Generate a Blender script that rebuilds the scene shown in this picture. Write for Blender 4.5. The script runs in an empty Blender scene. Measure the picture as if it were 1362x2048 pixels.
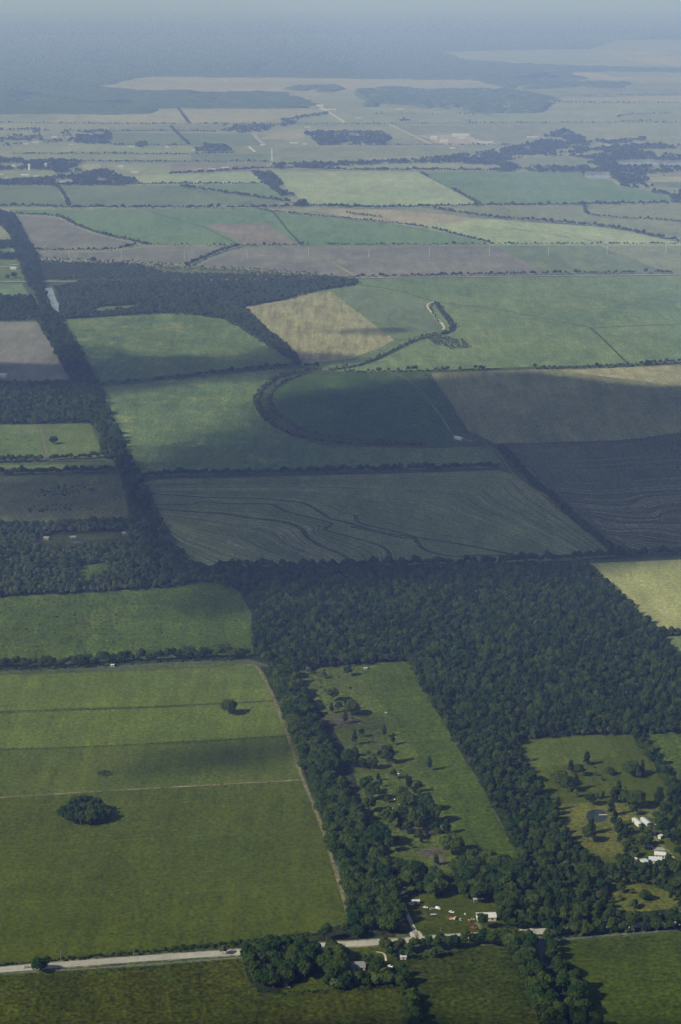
import bpy, bmesh, math, random
import numpy as np
from mathutils import Vector, noise as mnoise

random.seed(7)
RNG = np.random.default_rng(11)
C = bpy.context.scene.collection
S = bpy.context.scene
PI = math.pi

# ---------------------------------------------------------------- camera model
H = 600.0            # flying height in metres
FPX = 4100.0         # focal length in photograph pixels (1362 x 2048)
PITCH = math.atan(1064.0 / FPX)
CP, SP = math.cos(PITCH), math.sin(PITCH)


def at(px, py):
    """ground point seen at a photograph pixel"""
    a, b = (px - 681.0) / FPX, -(py - 1024.0) / FPX
    dx, dy, dz = a, CP + b * SP, -SP + b * CP
    t = -H / dz
    return (dx * t, dy * t)


def proj(x, y, z=0.0):
    zz = y * CP - (z - H) * SP
    yy = y * SP + (z - H) * CP
    return (681.0 + FPX * x / zz, 1024.0 - FPX * yy / zz)


def mpp(px, py):
    """photograph pixels per metre at a ground point"""
    x, y = at(px, py)
    return FPX / (y * CP + H * SP)


SUN_EL, SUN_AZ = math.radians(36), math.radians(27)
TO_SUN = Vector((-math.cos(SUN_AZ) * math.cos(SUN_EL), -math.sin(SUN_AZ) * math.cos(SUN_EL), math.sin(SUN_EL)))
GRID = math.radians(8.27)     # section lines run this far anticlockwise of +Y

# ---------------------------------------------------------------- object helpers


def tag(o, label=None, cat=None, group=None, kind=None):
    if label: o['label'] = label
    if cat: o['category'] = cat
    if group: o['group'] = group
    if kind: o['kind'] = kind
    return o


def link_mesh(name, me, mat, parent=None):
    o = bpy.data.objects.new(name, me)
    if mat is not None and not me.materials:
        me.materials.append(mat)
    C.objects.link(o)
    if parent: o.parent = parent
    return o


def from_bm(name, bm, mat, parent=None, smooth=False):
    me = bpy.data.meshes.new(name)
    bm.normal_update()
    bm.to_mesh(me); bm.free()
    if smooth:
        for p in me.polygons: p.use_smooth = True
    return link_mesh(name, me, mat, parent)


def empty(name, loc, rz=0.0):
    o = bpy.data.objects.new(name, None)
    o.empty_display_size = 1.0
    C.objects.link(o)
    o.location = loc; o.rotation_euler = (0, 0, rz)
    return o


def quads_mesh(name, verts, faces, mat, parent=None):
    me = bpy.data.meshes.new(name)
    verts = np.asarray(verts, dtype=np.float32); faces = np.asarray(faces, dtype=np.int32)
    n, k = faces.shape
    me.vertices.add(len(verts)); me.vertices.foreach_set('co', verts.ravel())
    me.loops.add(n * k); me.loops.foreach_set('vertex_index', faces.ravel())
    me.polygons.add(n); me.polygons.foreach_set('loop_start', np.arange(n, dtype=np.int32) * k)
    me.update(calc_edges=True); me.validate()
    return link_mesh(name, me, mat, parent)


# ---------------------------------------------------------------- materials


def new_mat(name):
    m = bpy.data.materials.new(name); m.use_nodes = True
    nt = m.node_tree; nt.nodes.clear()
    return m, nt


def N(nt, typ, **kw):
    n = nt.nodes.new(typ)
    for k, v in kw.items(): setattr(n, k, v)
    return n


def setin(n, **kw):
    for k, v in kw.items():
        n.inputs[k.replace('_', ' ')].default_value = v


def mixc(nt, fac, a, b, blend='MIX'):
    m = N(nt, 'ShaderNodeMix', data_type='RGBA', blend_type=blend)
    for idx, v in ((0, fac), (6, a), (7, b)):
        if hasattr(v, 'links') or isinstance(v, bpy.types.NodeSocket): nt.links.new(v, m.inputs[idx])
        elif idx == 0: m.inputs[0].default_value = v
        else: m.inputs[idx].default_value = (*v, 1) if len(v) == 3 else v
    return m.outputs[2]


def ramp(nt, sock, lo, hi, a=0.0, b=1.0):
    r = N(nt, 'ShaderNodeMapRange')
    nt.links.new(sock, r.inputs[0])
    for i, v in enumerate((lo, hi, a, b)): r.inputs[i + 1].default_value = v
    return r.outputs[0]


def noise_tex(nt, vec, scale, detail=4.0, rough=0.55, dist=0.0):
    n = N(nt, 'ShaderNodeTexNoise')
    nt.links.new(vec, n.inputs['Vector'])
    setin(n, Scale=scale, Detail=detail, Roughness=rough, Distortion=dist)
    return n.outputs['Fac']


def mapped(nt, rot=0.0, scale=(1, 1, 1), loc=(0, 0, 0)):
    g = N(nt, 'ShaderNodeNewGeometry')
    m = N(nt, 'ShaderNodeMapping')
    nt.links.new(g.outputs['Position'], m.inputs['Vector'])
    m.inputs['Rotation'].default_value = (0, 0, rot)
    m.inputs['Scale'].default_value = scale
    m.inputs['Location'].default_value = loc
    return m.outputs[0]


def diffuse_out(nt, col, rough=0.9, spec=0.0):
    p = N(nt, 'ShaderNodeBsdfPrincipled')
    if isinstance(col, bpy.types.NodeSocket): nt.links.new(col, p.inputs['Base Color'])
    else: p.inputs['Base Color'].default_value = (*col, 1)
    p.inputs['Roughness'].default_value = rough
    p.inputs['Specular IOR Level'].default_value = spec
    o = N(nt, 'ShaderNodeOutputMaterial')
    nt.links.new(p.outputs[0], o.inputs[0])
    return p


_fm = {}
ALB = 0.66
MUL = {'meadow': (0.768, 0.847, 0.4), 'dry_hay_meadow': (0.853, 1.109, 0.528), 'drying_meadow': (0.779, 0.982, 0.51), 'dark_olive_meadow': (0.881, 0.946, 0.336), 'dark_brown_green_meadow': (0.746, 0.924, 0.36), 'plain_green_meadow': (0.728, 0.845, 0.396), 'strip_pasture_green': (0.904, 1.023, 0.44), 'pale_cut_hay': (1.42, 1.48, 1.25), 'drilled_grey_brown_soil': (1.5, 1.7, 1.15), 'dark_grey_brown_soil': (0.95, 1.08, 0.8), 'rolling_pasture': (1.5, 1.62, 1.65), 'wide_pasture': (1.5, 1.58, 1.55), 'straw_stubble': (1.2, 1.4, 1.5), 'mown_bright_pasture': (0.92, 1.0, 1.0), 'bare_brown_soil': (1.2, 1.5, 1.5), 'green_crop': (1.4, 1.45, 1.6), 'combed_grey_green_stubble': (1.38, 1.58, 1.1), 'dense_green_crop': (0.88, 0.969, 0.68), 'hay_meadow': (0.769, 0.929, 0.405), 'yellow_green_crop': (1.95, 2.0, 3.0), 'pale_green_grassland': (1.7, 1.7, 1.7), 'grey_green_grassland': (1.6, 1.65, 1.6), 'blue_green_crop': (1.5, 1.45, 1.5), 'pale_grassland': (1.5, 1.5, 1.5), 'far_pasture': (2.0, 2.0, 2.1), 'rough_pasture': (0.85, 0.95, 0.8), 'pink_tilled_soil': (1.15, 1.35, 1.3), 'pale_ripe_crop': (1.25, 1.4, 1.4), 'sunlit_drilled_soil': (1.15, 1.3, 1.4), 'mown_lawn': (0.832, 0.845, 0.37), 'grazed_pasture': (1.018, 1.119, 0.616), 'dry_sandy_pasture': (0.883, 1.035, 0.572), 'rank_weeds': (0.75, 0.8, 0.6), 'rough_scrubland': (1.3, 1.35, 1.1), 'distant_canopy': (2.6, 2.6, 3.0)}


def field_mat(key, c1, c2, c3=None, big=150.0, streak=0.0, rows=0.0, row_dir=0.0, row_gap=8.0, row_wob=0.0, fine=0.35, seed=0.0, patch=0.62, uneven=1.0):
    """bare or cropped land: two tones in large uneven patches, streaks along the working direction, drill rows and fine speckle"""
    if key in _fm: return _fm[key]
    m, nt = new_mat(key)
    off = (seed * 37.1, seed * 91.7, 0)
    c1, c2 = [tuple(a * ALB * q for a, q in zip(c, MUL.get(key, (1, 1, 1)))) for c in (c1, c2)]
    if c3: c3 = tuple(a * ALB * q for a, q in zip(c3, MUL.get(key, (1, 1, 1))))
    v = mapped(nt, -row_dir, (1, 1, 1), off)
    f1 = ramp(nt, noise_tex(nt, v, 1.0 / big, 6, 0.6, 0.4), 0.34, 0.66)
    col = mixc(nt, f1, c1, c2)
    if c3:
        f2 = ramp(nt, noise_tex(nt, v, 1.0 / (big * 0.45), 5, 0.65, 0.8), patch, patch + 0.13)
        col = mixc(nt, f2, col, c3)
    if streak:
        vs = mapped(nt, -row_dir, (1.0, 0.07, 1.0), off)
        fs = ramp(nt, noise_tex(nt, vs, 1.0 / 11.0, 7, 0.72), 0.3, 0.7, 1 - streak, 1 + streak)
        cc = N(nt, 'ShaderNodeCombineColor'); [nt.links.new(fs, cc.inputs[i]) for i in range(3)]
        col = mixc(nt, 1.0, col, cc.outputs[0], 'MULTIPLY')
    if rows:
        w = N(nt, 'ShaderNodeTexWave', wave_type='BANDS', bands_direction='X')
        nt.links.new(v, w.inputs['Vector'])
        setin(w, Scale=2 * PI / row_gap / 20.0 * 1.0, Distortion=row_wob, Detail=3.0, Detail_Scale=0.06 if row_wob > 8 else 0.25, Detail_Roughness=0.5)
        br = noise_tex(nt, v, 1.0 / 60.0, 3)
        amp = ramp(nt, br, 0.35, 0.6, 0.15, 1.0)
        mu = N(nt, 'ShaderNodeMath', operation='MULTIPLY'); nt.links.new(ramp(nt, w.outputs['Fac'], 0.1, 0.9, -rows, rows), mu.inputs[0]); nt.links.new(amp, mu.inputs[1])
        ad = N(nt, 'ShaderNodeMath', operation='ADD'); nt.links.new(mu.outputs[0], ad.inputs[0]); ad.inputs[1].default_value = 1.0
        cc = N(nt, 'ShaderNodeCombineColor'); [nt.links.new(ad.outputs[0], cc.inputs[i]) for i in range(3)]
        col = mixc(nt, 1.0, col, cc.outputs[0], 'MULTIPLY')
    # broad unevenness of growth and wetness, drawn out along the working direction
    for sc, st, am in ((1 / 70.0, 0.35, 0.16), (1 / 24.0, 0.22, 0.13)):
        vb = mapped(nt, -row_dir, (1.0, st, 1.0), (off[1] + 31, off[0] + 7, 0))
        fb = ramp(nt, noise_tex(nt, vb, sc, 6, 0.65, 1.2), 0.32, 0.68, 1 - am * uneven, 1 + am * uneven)
        cc = N(nt, 'ShaderNodeCombineColor'); [nt.links.new(fb, cc.inputs[i]) for i in range(3)]
        col = mixc(nt, 1.0, col, cc.outputs[0], 'MULTIPLY')
    # speckle on three scales
    for sc, am in ((1 / 28.0, fine * 0.5), (1 / 8.0, fine * 0.75), (1 / 3.0, min(0.8, fine * 2.0))):
        fn = ramp(nt, noise_tex(nt, v, sc, 3, 0.6), 0.28, 0.72, 1 - am, 1 + am)
        cc = N(nt, 'ShaderNodeCombineColor'); [nt.links.new(fn, cc.inputs[i]) for i in range(3)]
        col = mixc(nt, 1.0, col, cc.outputs[0], 'MULTIPLY')
    diffuse_out(nt, col)
    _fm[key] = m
    return m


def plain_mat(key, c, rough=0.7, spec=0.3, var=0.15, scale=1.5, metal=0.0):
    if key in _fm: return _fm[key]
    m, nt = new_mat(key)
    tc = N(nt, 'ShaderNodeTexCoord')
    f = ramp(nt, noise_tex(nt, tc.outputs['Object'], scale, 5, 0.6), 0.3, 0.7)
    col = mixc(nt, f, tuple(x * (1 - var) for x in c), tuple(min(0.95, x * (1 + var)) for x in c))
    p = diffuse_out(nt, col, rough, spec)
    p.inputs['Metallic'].default_value = metal
    _fm[key] = m
    return m


def leaf_mat(key, a, b, dark):
    m, nt = new_mat(key)
    oi = N(nt, 'ShaderNodeObjectInfo')
    tc = N(nt, 'ShaderNodeTexCoord')
    col = mixc(nt, ramp(nt, oi.outputs['Random'], 0, 1, 0, 1), a, b)
    f = ramp(nt, noise_tex(nt, tc.outputs['Object'], 0.55, 4, 0.6), 0.35, 0.65)
    col = mixc(nt, f, mixc(nt, 0.55, col, dark), col)
    d = N(nt, 'ShaderNodeBsdfDiffuse'); nt.links.new(col, d.inputs[0])
    t = N(nt, 'ShaderNodeBsdfTranslucent'); nt.links.new(mixc(nt, 0.4, col, (0.09, 0.11, 0.02)), t.inputs[0])
    ms = N(nt, 'ShaderNodeMixShader'); ms.inputs[0].default_value = 0.22
    nt.links.new(d.outputs[0], ms.inputs[1]); nt.links.new(t.outputs[0], ms.inputs[2])
    o = N(nt, 'ShaderNodeOutputMaterial'); nt.links.new(ms.outputs[0], o.inputs[0])
    return m


LEAF = leaf_mat('broadleaf_foliage', (0.022, 0.058, 0.013), (0.090, 0.122, 0.022), (0.014, 0.036, 0.010))
PINE = leaf_mat('pine_foliage', (0.022, 0.046, 0.015), (0.055, 0.084, 0.024), (0.014, 0.030, 0.012))
GREY = leaf_mat('scrub_foliage', (0.095, 0.130, 0.060), (0.165, 0.185, 0.100), (0.065, 0.085, 0.045))
YOUNG = leaf_mat('young_foliage', (0.070, 0.112, 0.038), (0.135, 0.160, 0.060), (0.045, 0.072, 0.025))
BARK = plain_mat('bark', (0.10, 0.08, 0.06), 0.9, 0.1, 0.3)

# ---------------------------------------------------------------- sun, sky, camera, haze
w = bpy.data.worlds.new("World"); S.world = w; w.use_nodes = True
nt = w.node_tree
bg = nt.nodes['Background']
sky = nt.nodes.new('ShaderNodeTexSky'); sky.sky_type = 'NISHITA'; sky.sun_disc = False
sky.sun_elevation = SUN_EL
sky.sun_rotation = math.atan2(TO_SUN.x, TO_SUN.y)
sky.altitude = 300; sky.air_density = 1.0; sky.dust_density = 1.0
nt.links.new(sky.outputs[0], bg.inputs[0]); bg.inputs[1].default_value = 0.085
sl = bpy.data.lights.new('sun', 'SUN'); sl.energy = 5.0; sl.angle = math.radians(0.53); sl.color = (1.0, 0.955, 0.90)
so = bpy.data.objects.new('sun', sl); C.objects.link(so); so.rotation_euler = TO_SUN.to_track_quat('Z', 'Y').to_euler()
so.location = (0, 0, 3000)

cam = bpy.data.cameras.new('camera'); co = bpy.data.objects.new('camera', cam); C.objects.link(co)
co.location = (0, 0, H); co.rotation_euler = (PI / 2 - PITCH, 0, 0)
cam.sensor_fit = 'VERTICAL'; cam.sensor_height = 36.0; cam.lens = FPX / 2048 * 36.0
cam.clip_start = 1.0; cam.clip_end = 300000
S.camera = co
S.view_settings.view_transform = 'Standard'; S.view_settings.look = 'None'; S.view_settings.exposure = 0.1; S.view_settings.gamma = 1.0
S.cycles.max_bounces = 4; S.cycles.diffuse_bounces = 2; S.cycles.transmission_bounces = 2; S.cycles.volume_bounces = 0
S.cycles.use_denoising = True; S.cycles.denoising_prefilter = 'NONE'
S.cycles.sample_clamp_indirect = 4.0
S.cycles.caustics_reflective = False; S.cycles.caustics_refractive = False

HAZE_DENSITY = 0.000132
HAZE_COLOR = (0.345, 0.475, 1.0)
m, nt = new_mat('haze_air')
pv = N(nt, 'ShaderNodeVolumePrincipled'); pv.inputs['Density'].default_value = HAZE_DENSITY
pv.inputs['Color'].default_value = (*HAZE_COLOR, 1); pv.inputs['Anisotropy'].default_value = 0.0; pv.inputs['Absorption Color'].default_value = (0.62, 0.74, 1, 1)
o = N(nt, 'ShaderNodeOutputMaterial'); nt.links.new(pv.outputs[0], o.inputs['Volume'])
bm = bmesh.new(); bmesh.ops.create_cube(bm, size=1.0)
for v in bm.verts:
    v.co = ((v.co.x) * 160000, -6000 if v.co.y < 0 else 110000, -1.0 if v.co.z < 0 else H + 25)
tag(from_bm('haze', bm, m), kind='stuff')

# ---------------------------------------------------------------- land sheets


def layer_z(layer, y):
    return layer * (0.012 + 1.6e-5 * max(y, 0.0)) if layer else 0.0


def smooth_poly(pts, n=3, closed=True):
    """Catmull-Rom through photograph points"""
    out = []; k = len(pts)
    rng = range(k) if closed else range(k - 1)
    for i in rng:
        if closed: p0, p1, p2, p3 = pts[i - 1], pts[i], pts[(i + 1) % k], pts[(i + 2) % k]
        else: p0, p1, p2, p3 = pts[max(i - 1, 0)], pts[i], pts[i + 1], pts[min(i + 2, k - 1)]
        for j in range(n):
            t = j / n
            out.append(tuple(0.5 * (2 * b + (c - a) * t + (2 * a - 5 * b + 4 * c - d) * t * t + (3 * b - a - 3 * c + d) * t ** 3) for a, b, c, d in zip(p0, p1, p2, p3)))
    if not closed: out.append(pts[-1])
    return out


def sheet(name, pts, mat, layer, smooth=False, jit=0.9, label=None, kind='structure'):
    g = [at(*p) for p in (smooth_poly(pts) if smooth else pts)]
    out = []
    for i, a in enumerate(g):
        b = g[(i + 1) % len(g)]
        L = math.hypot(b[0] - a[0], b[1] - a[1]); D = math.hypot(a[0], a[1])
        k = max(1, min(40, int(L / (14 + D * 0.004))))
        for j in range(k):
            t = j / k; J = jit * (0.6 + D * 0.0004) if j else 0.0
            out.append((a[0] + (b[0] - a[0]) * t + random.uniform(-J, J), a[1] + (b[1] - a[1]) * t + random.uniform(-J, J)))
    bm = bmesh.new()
    vs = [bm.verts.new((x, y, layer_z(layer, y))) for x, y in out]
    f = bm.faces.new(vs); bm.normal_update()
    if f.normal.z < 0: bmesh.ops.reverse_faces(bm, faces=[f])
    bmesh.ops.triangulate(bm, faces=bm.faces[:])
    o = from_bm(name, bm, mat)
    tag(o, label=label, kind=kind)
    return o


def ribbon(name, pts, width, mat, layer, smooth=True, label=None, wob=0.0, taper=False, widths=None, kind='structure'):
    """a strip WIDTH metres wide on the ground along photograph points"""
    g = [Vector(at(*p)) for p in (smooth_poly(pts, 6, False) if smooth else pts)]
    bm = bmesh.new(); prev = None
    n = len(g)
    for i, p in enumerate(g):
        d = (g[min(i + 1, n - 1)] - g[max(i - 1, 0)]); d.normalize()
        q = Vector((-d.y, d.x)); ww = width * (1 + random.uniform(-wob, wob)) / 2
        if taper: ww *= 0.35 + 0.65 * math.sin(PI * min(1, max(0.0, i / (n - 1))))
        a, b = p + q * ww, p - q * ww
        cur = (bm.verts.new((a.x, a.y, layer_z(layer, a.y))), bm.verts.new((b.x, b.y, layer_z(layer, b.y))))
        if prev: bm.faces.new((prev[0], prev[1], cur[1], cur[0]))
        prev = cur
    bm.normal_update()
    if sum(f.normal.z for f in bm.faces) < 0: bmesh.ops.reverse_faces(bm, faces=bm.faces[:])
    o = from_bm(name, bm, mat); tag(o, label=label, kind=kind)
    return o


G = GRID
FM = {
    'base': field_mat('rough_pasture', (0.105, 0.125, 0.06), (0.14, 0.155, 0.075), (0.18, 0.17, 0.09), big=260, fine=0.3),
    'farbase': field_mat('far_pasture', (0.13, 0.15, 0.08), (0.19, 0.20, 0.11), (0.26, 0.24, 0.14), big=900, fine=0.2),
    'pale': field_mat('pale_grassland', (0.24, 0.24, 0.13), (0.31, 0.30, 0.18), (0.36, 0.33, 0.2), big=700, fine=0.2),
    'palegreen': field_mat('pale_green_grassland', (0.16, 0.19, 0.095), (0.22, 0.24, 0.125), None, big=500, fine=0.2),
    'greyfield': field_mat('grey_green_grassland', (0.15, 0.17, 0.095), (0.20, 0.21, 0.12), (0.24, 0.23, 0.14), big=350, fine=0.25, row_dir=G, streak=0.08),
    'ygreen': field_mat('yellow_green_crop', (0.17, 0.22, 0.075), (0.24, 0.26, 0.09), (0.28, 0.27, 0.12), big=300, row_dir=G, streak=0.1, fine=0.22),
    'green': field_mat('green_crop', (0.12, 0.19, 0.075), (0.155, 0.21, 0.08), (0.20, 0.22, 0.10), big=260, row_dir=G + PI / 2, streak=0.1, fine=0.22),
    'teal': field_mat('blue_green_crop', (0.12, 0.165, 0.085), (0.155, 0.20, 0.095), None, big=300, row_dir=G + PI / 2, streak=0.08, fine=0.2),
    'mauve': field_mat('bare_brown_soil', (0.185, 0.145, 0.12), (0.25, 0.20, 0.155), (0.30, 0.245, 0.18), big=200, row_dir=G + PI / 2, streak=0.12, rows=0.06, row_gap=14, fine=0.18),
    'pink': field_mat('pink_tilled_soil', (0.24, 0.18, 0.14), (0.29, 0.225, 0.165), None, big=160, row_dir=G + PI / 2, streak=0.1, fine=0.18),
    'tanfar': field_mat('pale_ripe_crop', (0.34, 0.27, 0.165), (0.39, 0.32, 0.20), (0.28, 0.25, 0.15), big=200, row_dir=G + PI / 2, streak=0.1, fine=0.15),
    'tan': field_mat('straw_stubble', (0.29, 0.235, 0.105), (0.36, 0.30, 0.15), (0.20, 0.19, 0.085), big=90, row_dir=math.radians(12), streak=0.42, rows=0.10, row_gap=5, row_wob=3, fine=0.2, patch=0.66),
    'big': field_mat('wide_pasture', (0.115, 0.16, 0.07), (0.155, 0.195, 0.08), (0.20, 0.20, 0.095), big=170, row_dir=G + PI / 2, streak=0.14, fine=0.3, patch=0.58),
    'mid': field_mat('rolling_pasture', (0.085, 0.125, 0.05), (0.125, 0.155, 0.055), (0.19, 0.195, 0.07), big=120, row_dir=G + PI / 2, streak=0.18, fine=0.35, patch=0.56),
    'loop': field_mat('dense_green_crop', (0.07, 0.12, 0.05), (0.095, 0.14, 0.05), (0.16, 0.185, 0.06), big=140, fine=0.3, row_dir=G, streak=0.1, patch=0.62),
    'brownrow': field_mat('drilled_grey_brown_soil', (0.15, 0.14, 0.10), (0.185, 0.17, 0.115), (0.21, 0.19, 0.12), big=110, row_dir=math.radians(3), rows=0.10, row_gap=5.5, row_wob=3.0, streak=0.22, fine=0.25),
    'ripe': field_mat('sunlit_drilled_soil', (0.33, 0.275, 0.13), (0.38, 0.32, 0.16), None, big=80, row_dir=math.radians(1), rows=0.05, row_gap=6, streak=0.2, fine=0.2),  # paler tan version of the drilled soil, sunlight put into its colour
    'darkrow': field_mat('dark_grey_brown_soil', (0.115, 0.115, 0.085), (0.15, 0.145, 0.10), (0.17, 0.155, 0.105), big=90, row_dir=G + PI / 2, rows=0.14, row_gap=8, row_wob=6, streak=0.16, fine=0.28),
    'stubble': field_mat('combed_grey_green_stubble', (0.155, 0.165, 0.095), (0.185, 0.185, 0.11), (0.21, 0.205, 0.125), big=120, row_dir=G + PI / 2 - 0.12, rows=0.17, row_gap=6.5, row_wob=14, streak=0.10, fine=0.22),
    'lit': field_mat('mown_bright_pasture', (0.15, 0.20, 0.06), (0.195, 0.235, 0.075), (0.22, 0.235, 0.10), big=60, row_dir=G, streak=0.1, fine=0.28),
    'grass': field_mat('meadow', (0.105, 0.15, 0.052), (0.135, 0.175, 0.058), (0.175, 0.185, 0.08), big=80, row_dir=G + PI / 2, streak=0.15, fine=0.42, patch=0.6),
    'greyscrub': field_mat('rough_scrubland', (0.11, 0.125, 0.06), (0.15, 0.155, 0.08), (0.19, 0.175, 0.11), big=60, row_dir=G + PI / 2, streak=0.12, fine=0.4),
    'near': field_mat('hay_meadow', (0.110, 0.122, 0.032), (0.135, 0.138, 0.038), (0.165, 0.155, 0.052), big=85, row_dir=G + PI / 2 + 0.01, streak=0.16, fine=0.24, patch=0.62, uneven=0.5),
    'nearpale': field_mat('dry_hay_meadow', (0.150, 0.160, 0.055), (0.19, 0.185, 0.066), (0.21, 0.19, 0.085), big=70, row_dir=G + PI / 2 + 0.01, streak=0.2, fine=0.22, uneven=0.5),
    'near2': field_mat('drying_meadow', (0.130, 0.142, 0.044), (0.165, 0.162, 0.052), (0.19, 0.175, 0.07), big=75, row_dir=G + PI / 2 + 0.01, streak=0.2, fine=0.22, uneven=0.5),
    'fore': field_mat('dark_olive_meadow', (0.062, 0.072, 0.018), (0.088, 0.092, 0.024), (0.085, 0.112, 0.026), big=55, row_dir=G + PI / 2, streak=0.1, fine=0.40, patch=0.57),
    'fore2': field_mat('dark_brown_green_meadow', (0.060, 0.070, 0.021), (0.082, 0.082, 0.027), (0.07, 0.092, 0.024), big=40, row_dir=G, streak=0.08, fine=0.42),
    'fore3': field_mat('plain_green_meadow', (0.088, 0.110, 0.028), (0.108, 0.126, 0.032), (0.095, 0.098, 0.035), big=50, row_dir=G, streak=0.07, fine=0.30),
    'yard': field_mat('mown_lawn', (0.092, 0.118, 0.028), (0.115, 0.138, 0.032), (0.15, 0.155, 0.045), big=30, fine=0.3),
    'strip': field_mat('strip_pasture_green', (0.085, 0.115, 0.034), (0.102, 0.132, 0.036), (0.140, 0.152, 0.045), big=45, row_dir=G, streak=0.16, fine=0.34, patch=0.63),
    'scrubby': field_mat('grazed_pasture', (0.10, 0.12, 0.045), (0.125, 0.145, 0.045), (0.140, 0.128, 0.080), big=34, row_dir=G, streak=0.1, fine=0.36, patch=0.62),
    'dry': field_mat('dry_sandy_pasture', (0.155, 0.15, 0.05), (0.185, 0.165, 0.06), (0.25, 0.17, 0.09), big=28, fine=0.3, patch=0.6),
    'hayfield': field_mat('pale_cut_hay', (0.26, 0.265, 0.115), (0.315, 0.305, 0.14), (0.22, 0.235, 0.105), big=80, row_dir=math.radians(-60), rows=0.06, row_gap=5, streak=0.1, fine=0.2),
    'earth': field_mat('bare_earth', (0.105, 0.095, 0.062), (0.14, 0.125, 0.08), (0.20, 0.15, 0.095), big=12, fine=0.35),
    'gravel': field_mat('pale_gravel', (0.66, 0.61, 0.47), (0.78, 0.72, 0.57), None, big=20, fine=0.15),
    'dirt': field_mat('dirt_track', (0.20, 0.19, 0.10), (0.27, 0.245, 0.14), None, big=25, fine=0.35),
    'weed': field_mat('rank_weeds', (0.065, 0.085, 0.035), (0.09, 0.105, 0.042), None, big=15, fine=0.45),
    'straw': field_mat('combed_straw', (0.36, 0.35, 0.225), (0.44, 0.42, 0.28), None, big=20, fine=0.4),
    'ditch': field_mat('damp_ditch', (0.075, 0.095, 0.045), (0.10, 0.12, 0.055), None, big=25, fine=0.4),
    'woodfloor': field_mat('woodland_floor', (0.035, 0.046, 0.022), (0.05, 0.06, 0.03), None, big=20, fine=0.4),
    'concrete': field_mat('road_surface', (0.50, 0.48, 0.40), (0.57, 0.55, 0.46), None, big=40, row_dir=G + PI / 2, streak=0.06, fine=0.07),
    'yardpale': field_mat('yard_hardstanding', (0.42, 0.39, 0.32), (0.55, 0.5, 0.4), (0.30, 0.24, 0.20), big=60, fine=0.3),
}

# ground: one sheet to the horizon, finer squares near the viewer
ys = [-4000, -1500, 0, 800, 1200, 1600, 2100, 2800, 3800, 5200, 7500, 11000, 17000, 28000, 48000, 100000]
xs = [-75000, -40000, -20000, -9000, -4000, -1800, -800, -300, 0, 300, 800, 1800, 4000, 9000, 20000, 40000, 75000]
gv = [(x, y, 0) for y in ys for x in xs]
gf = [(j * len(xs) + i, j * len(xs) + i + 1, (j + 1) * len(xs) + i + 1, (j + 1) * len(xs) + i) for j in range(len(ys) - 1) for i in range(len(xs) - 1)]
tag(quads_mesh('ground', gv, gf, FM['farbase']), kind='structure')

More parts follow.
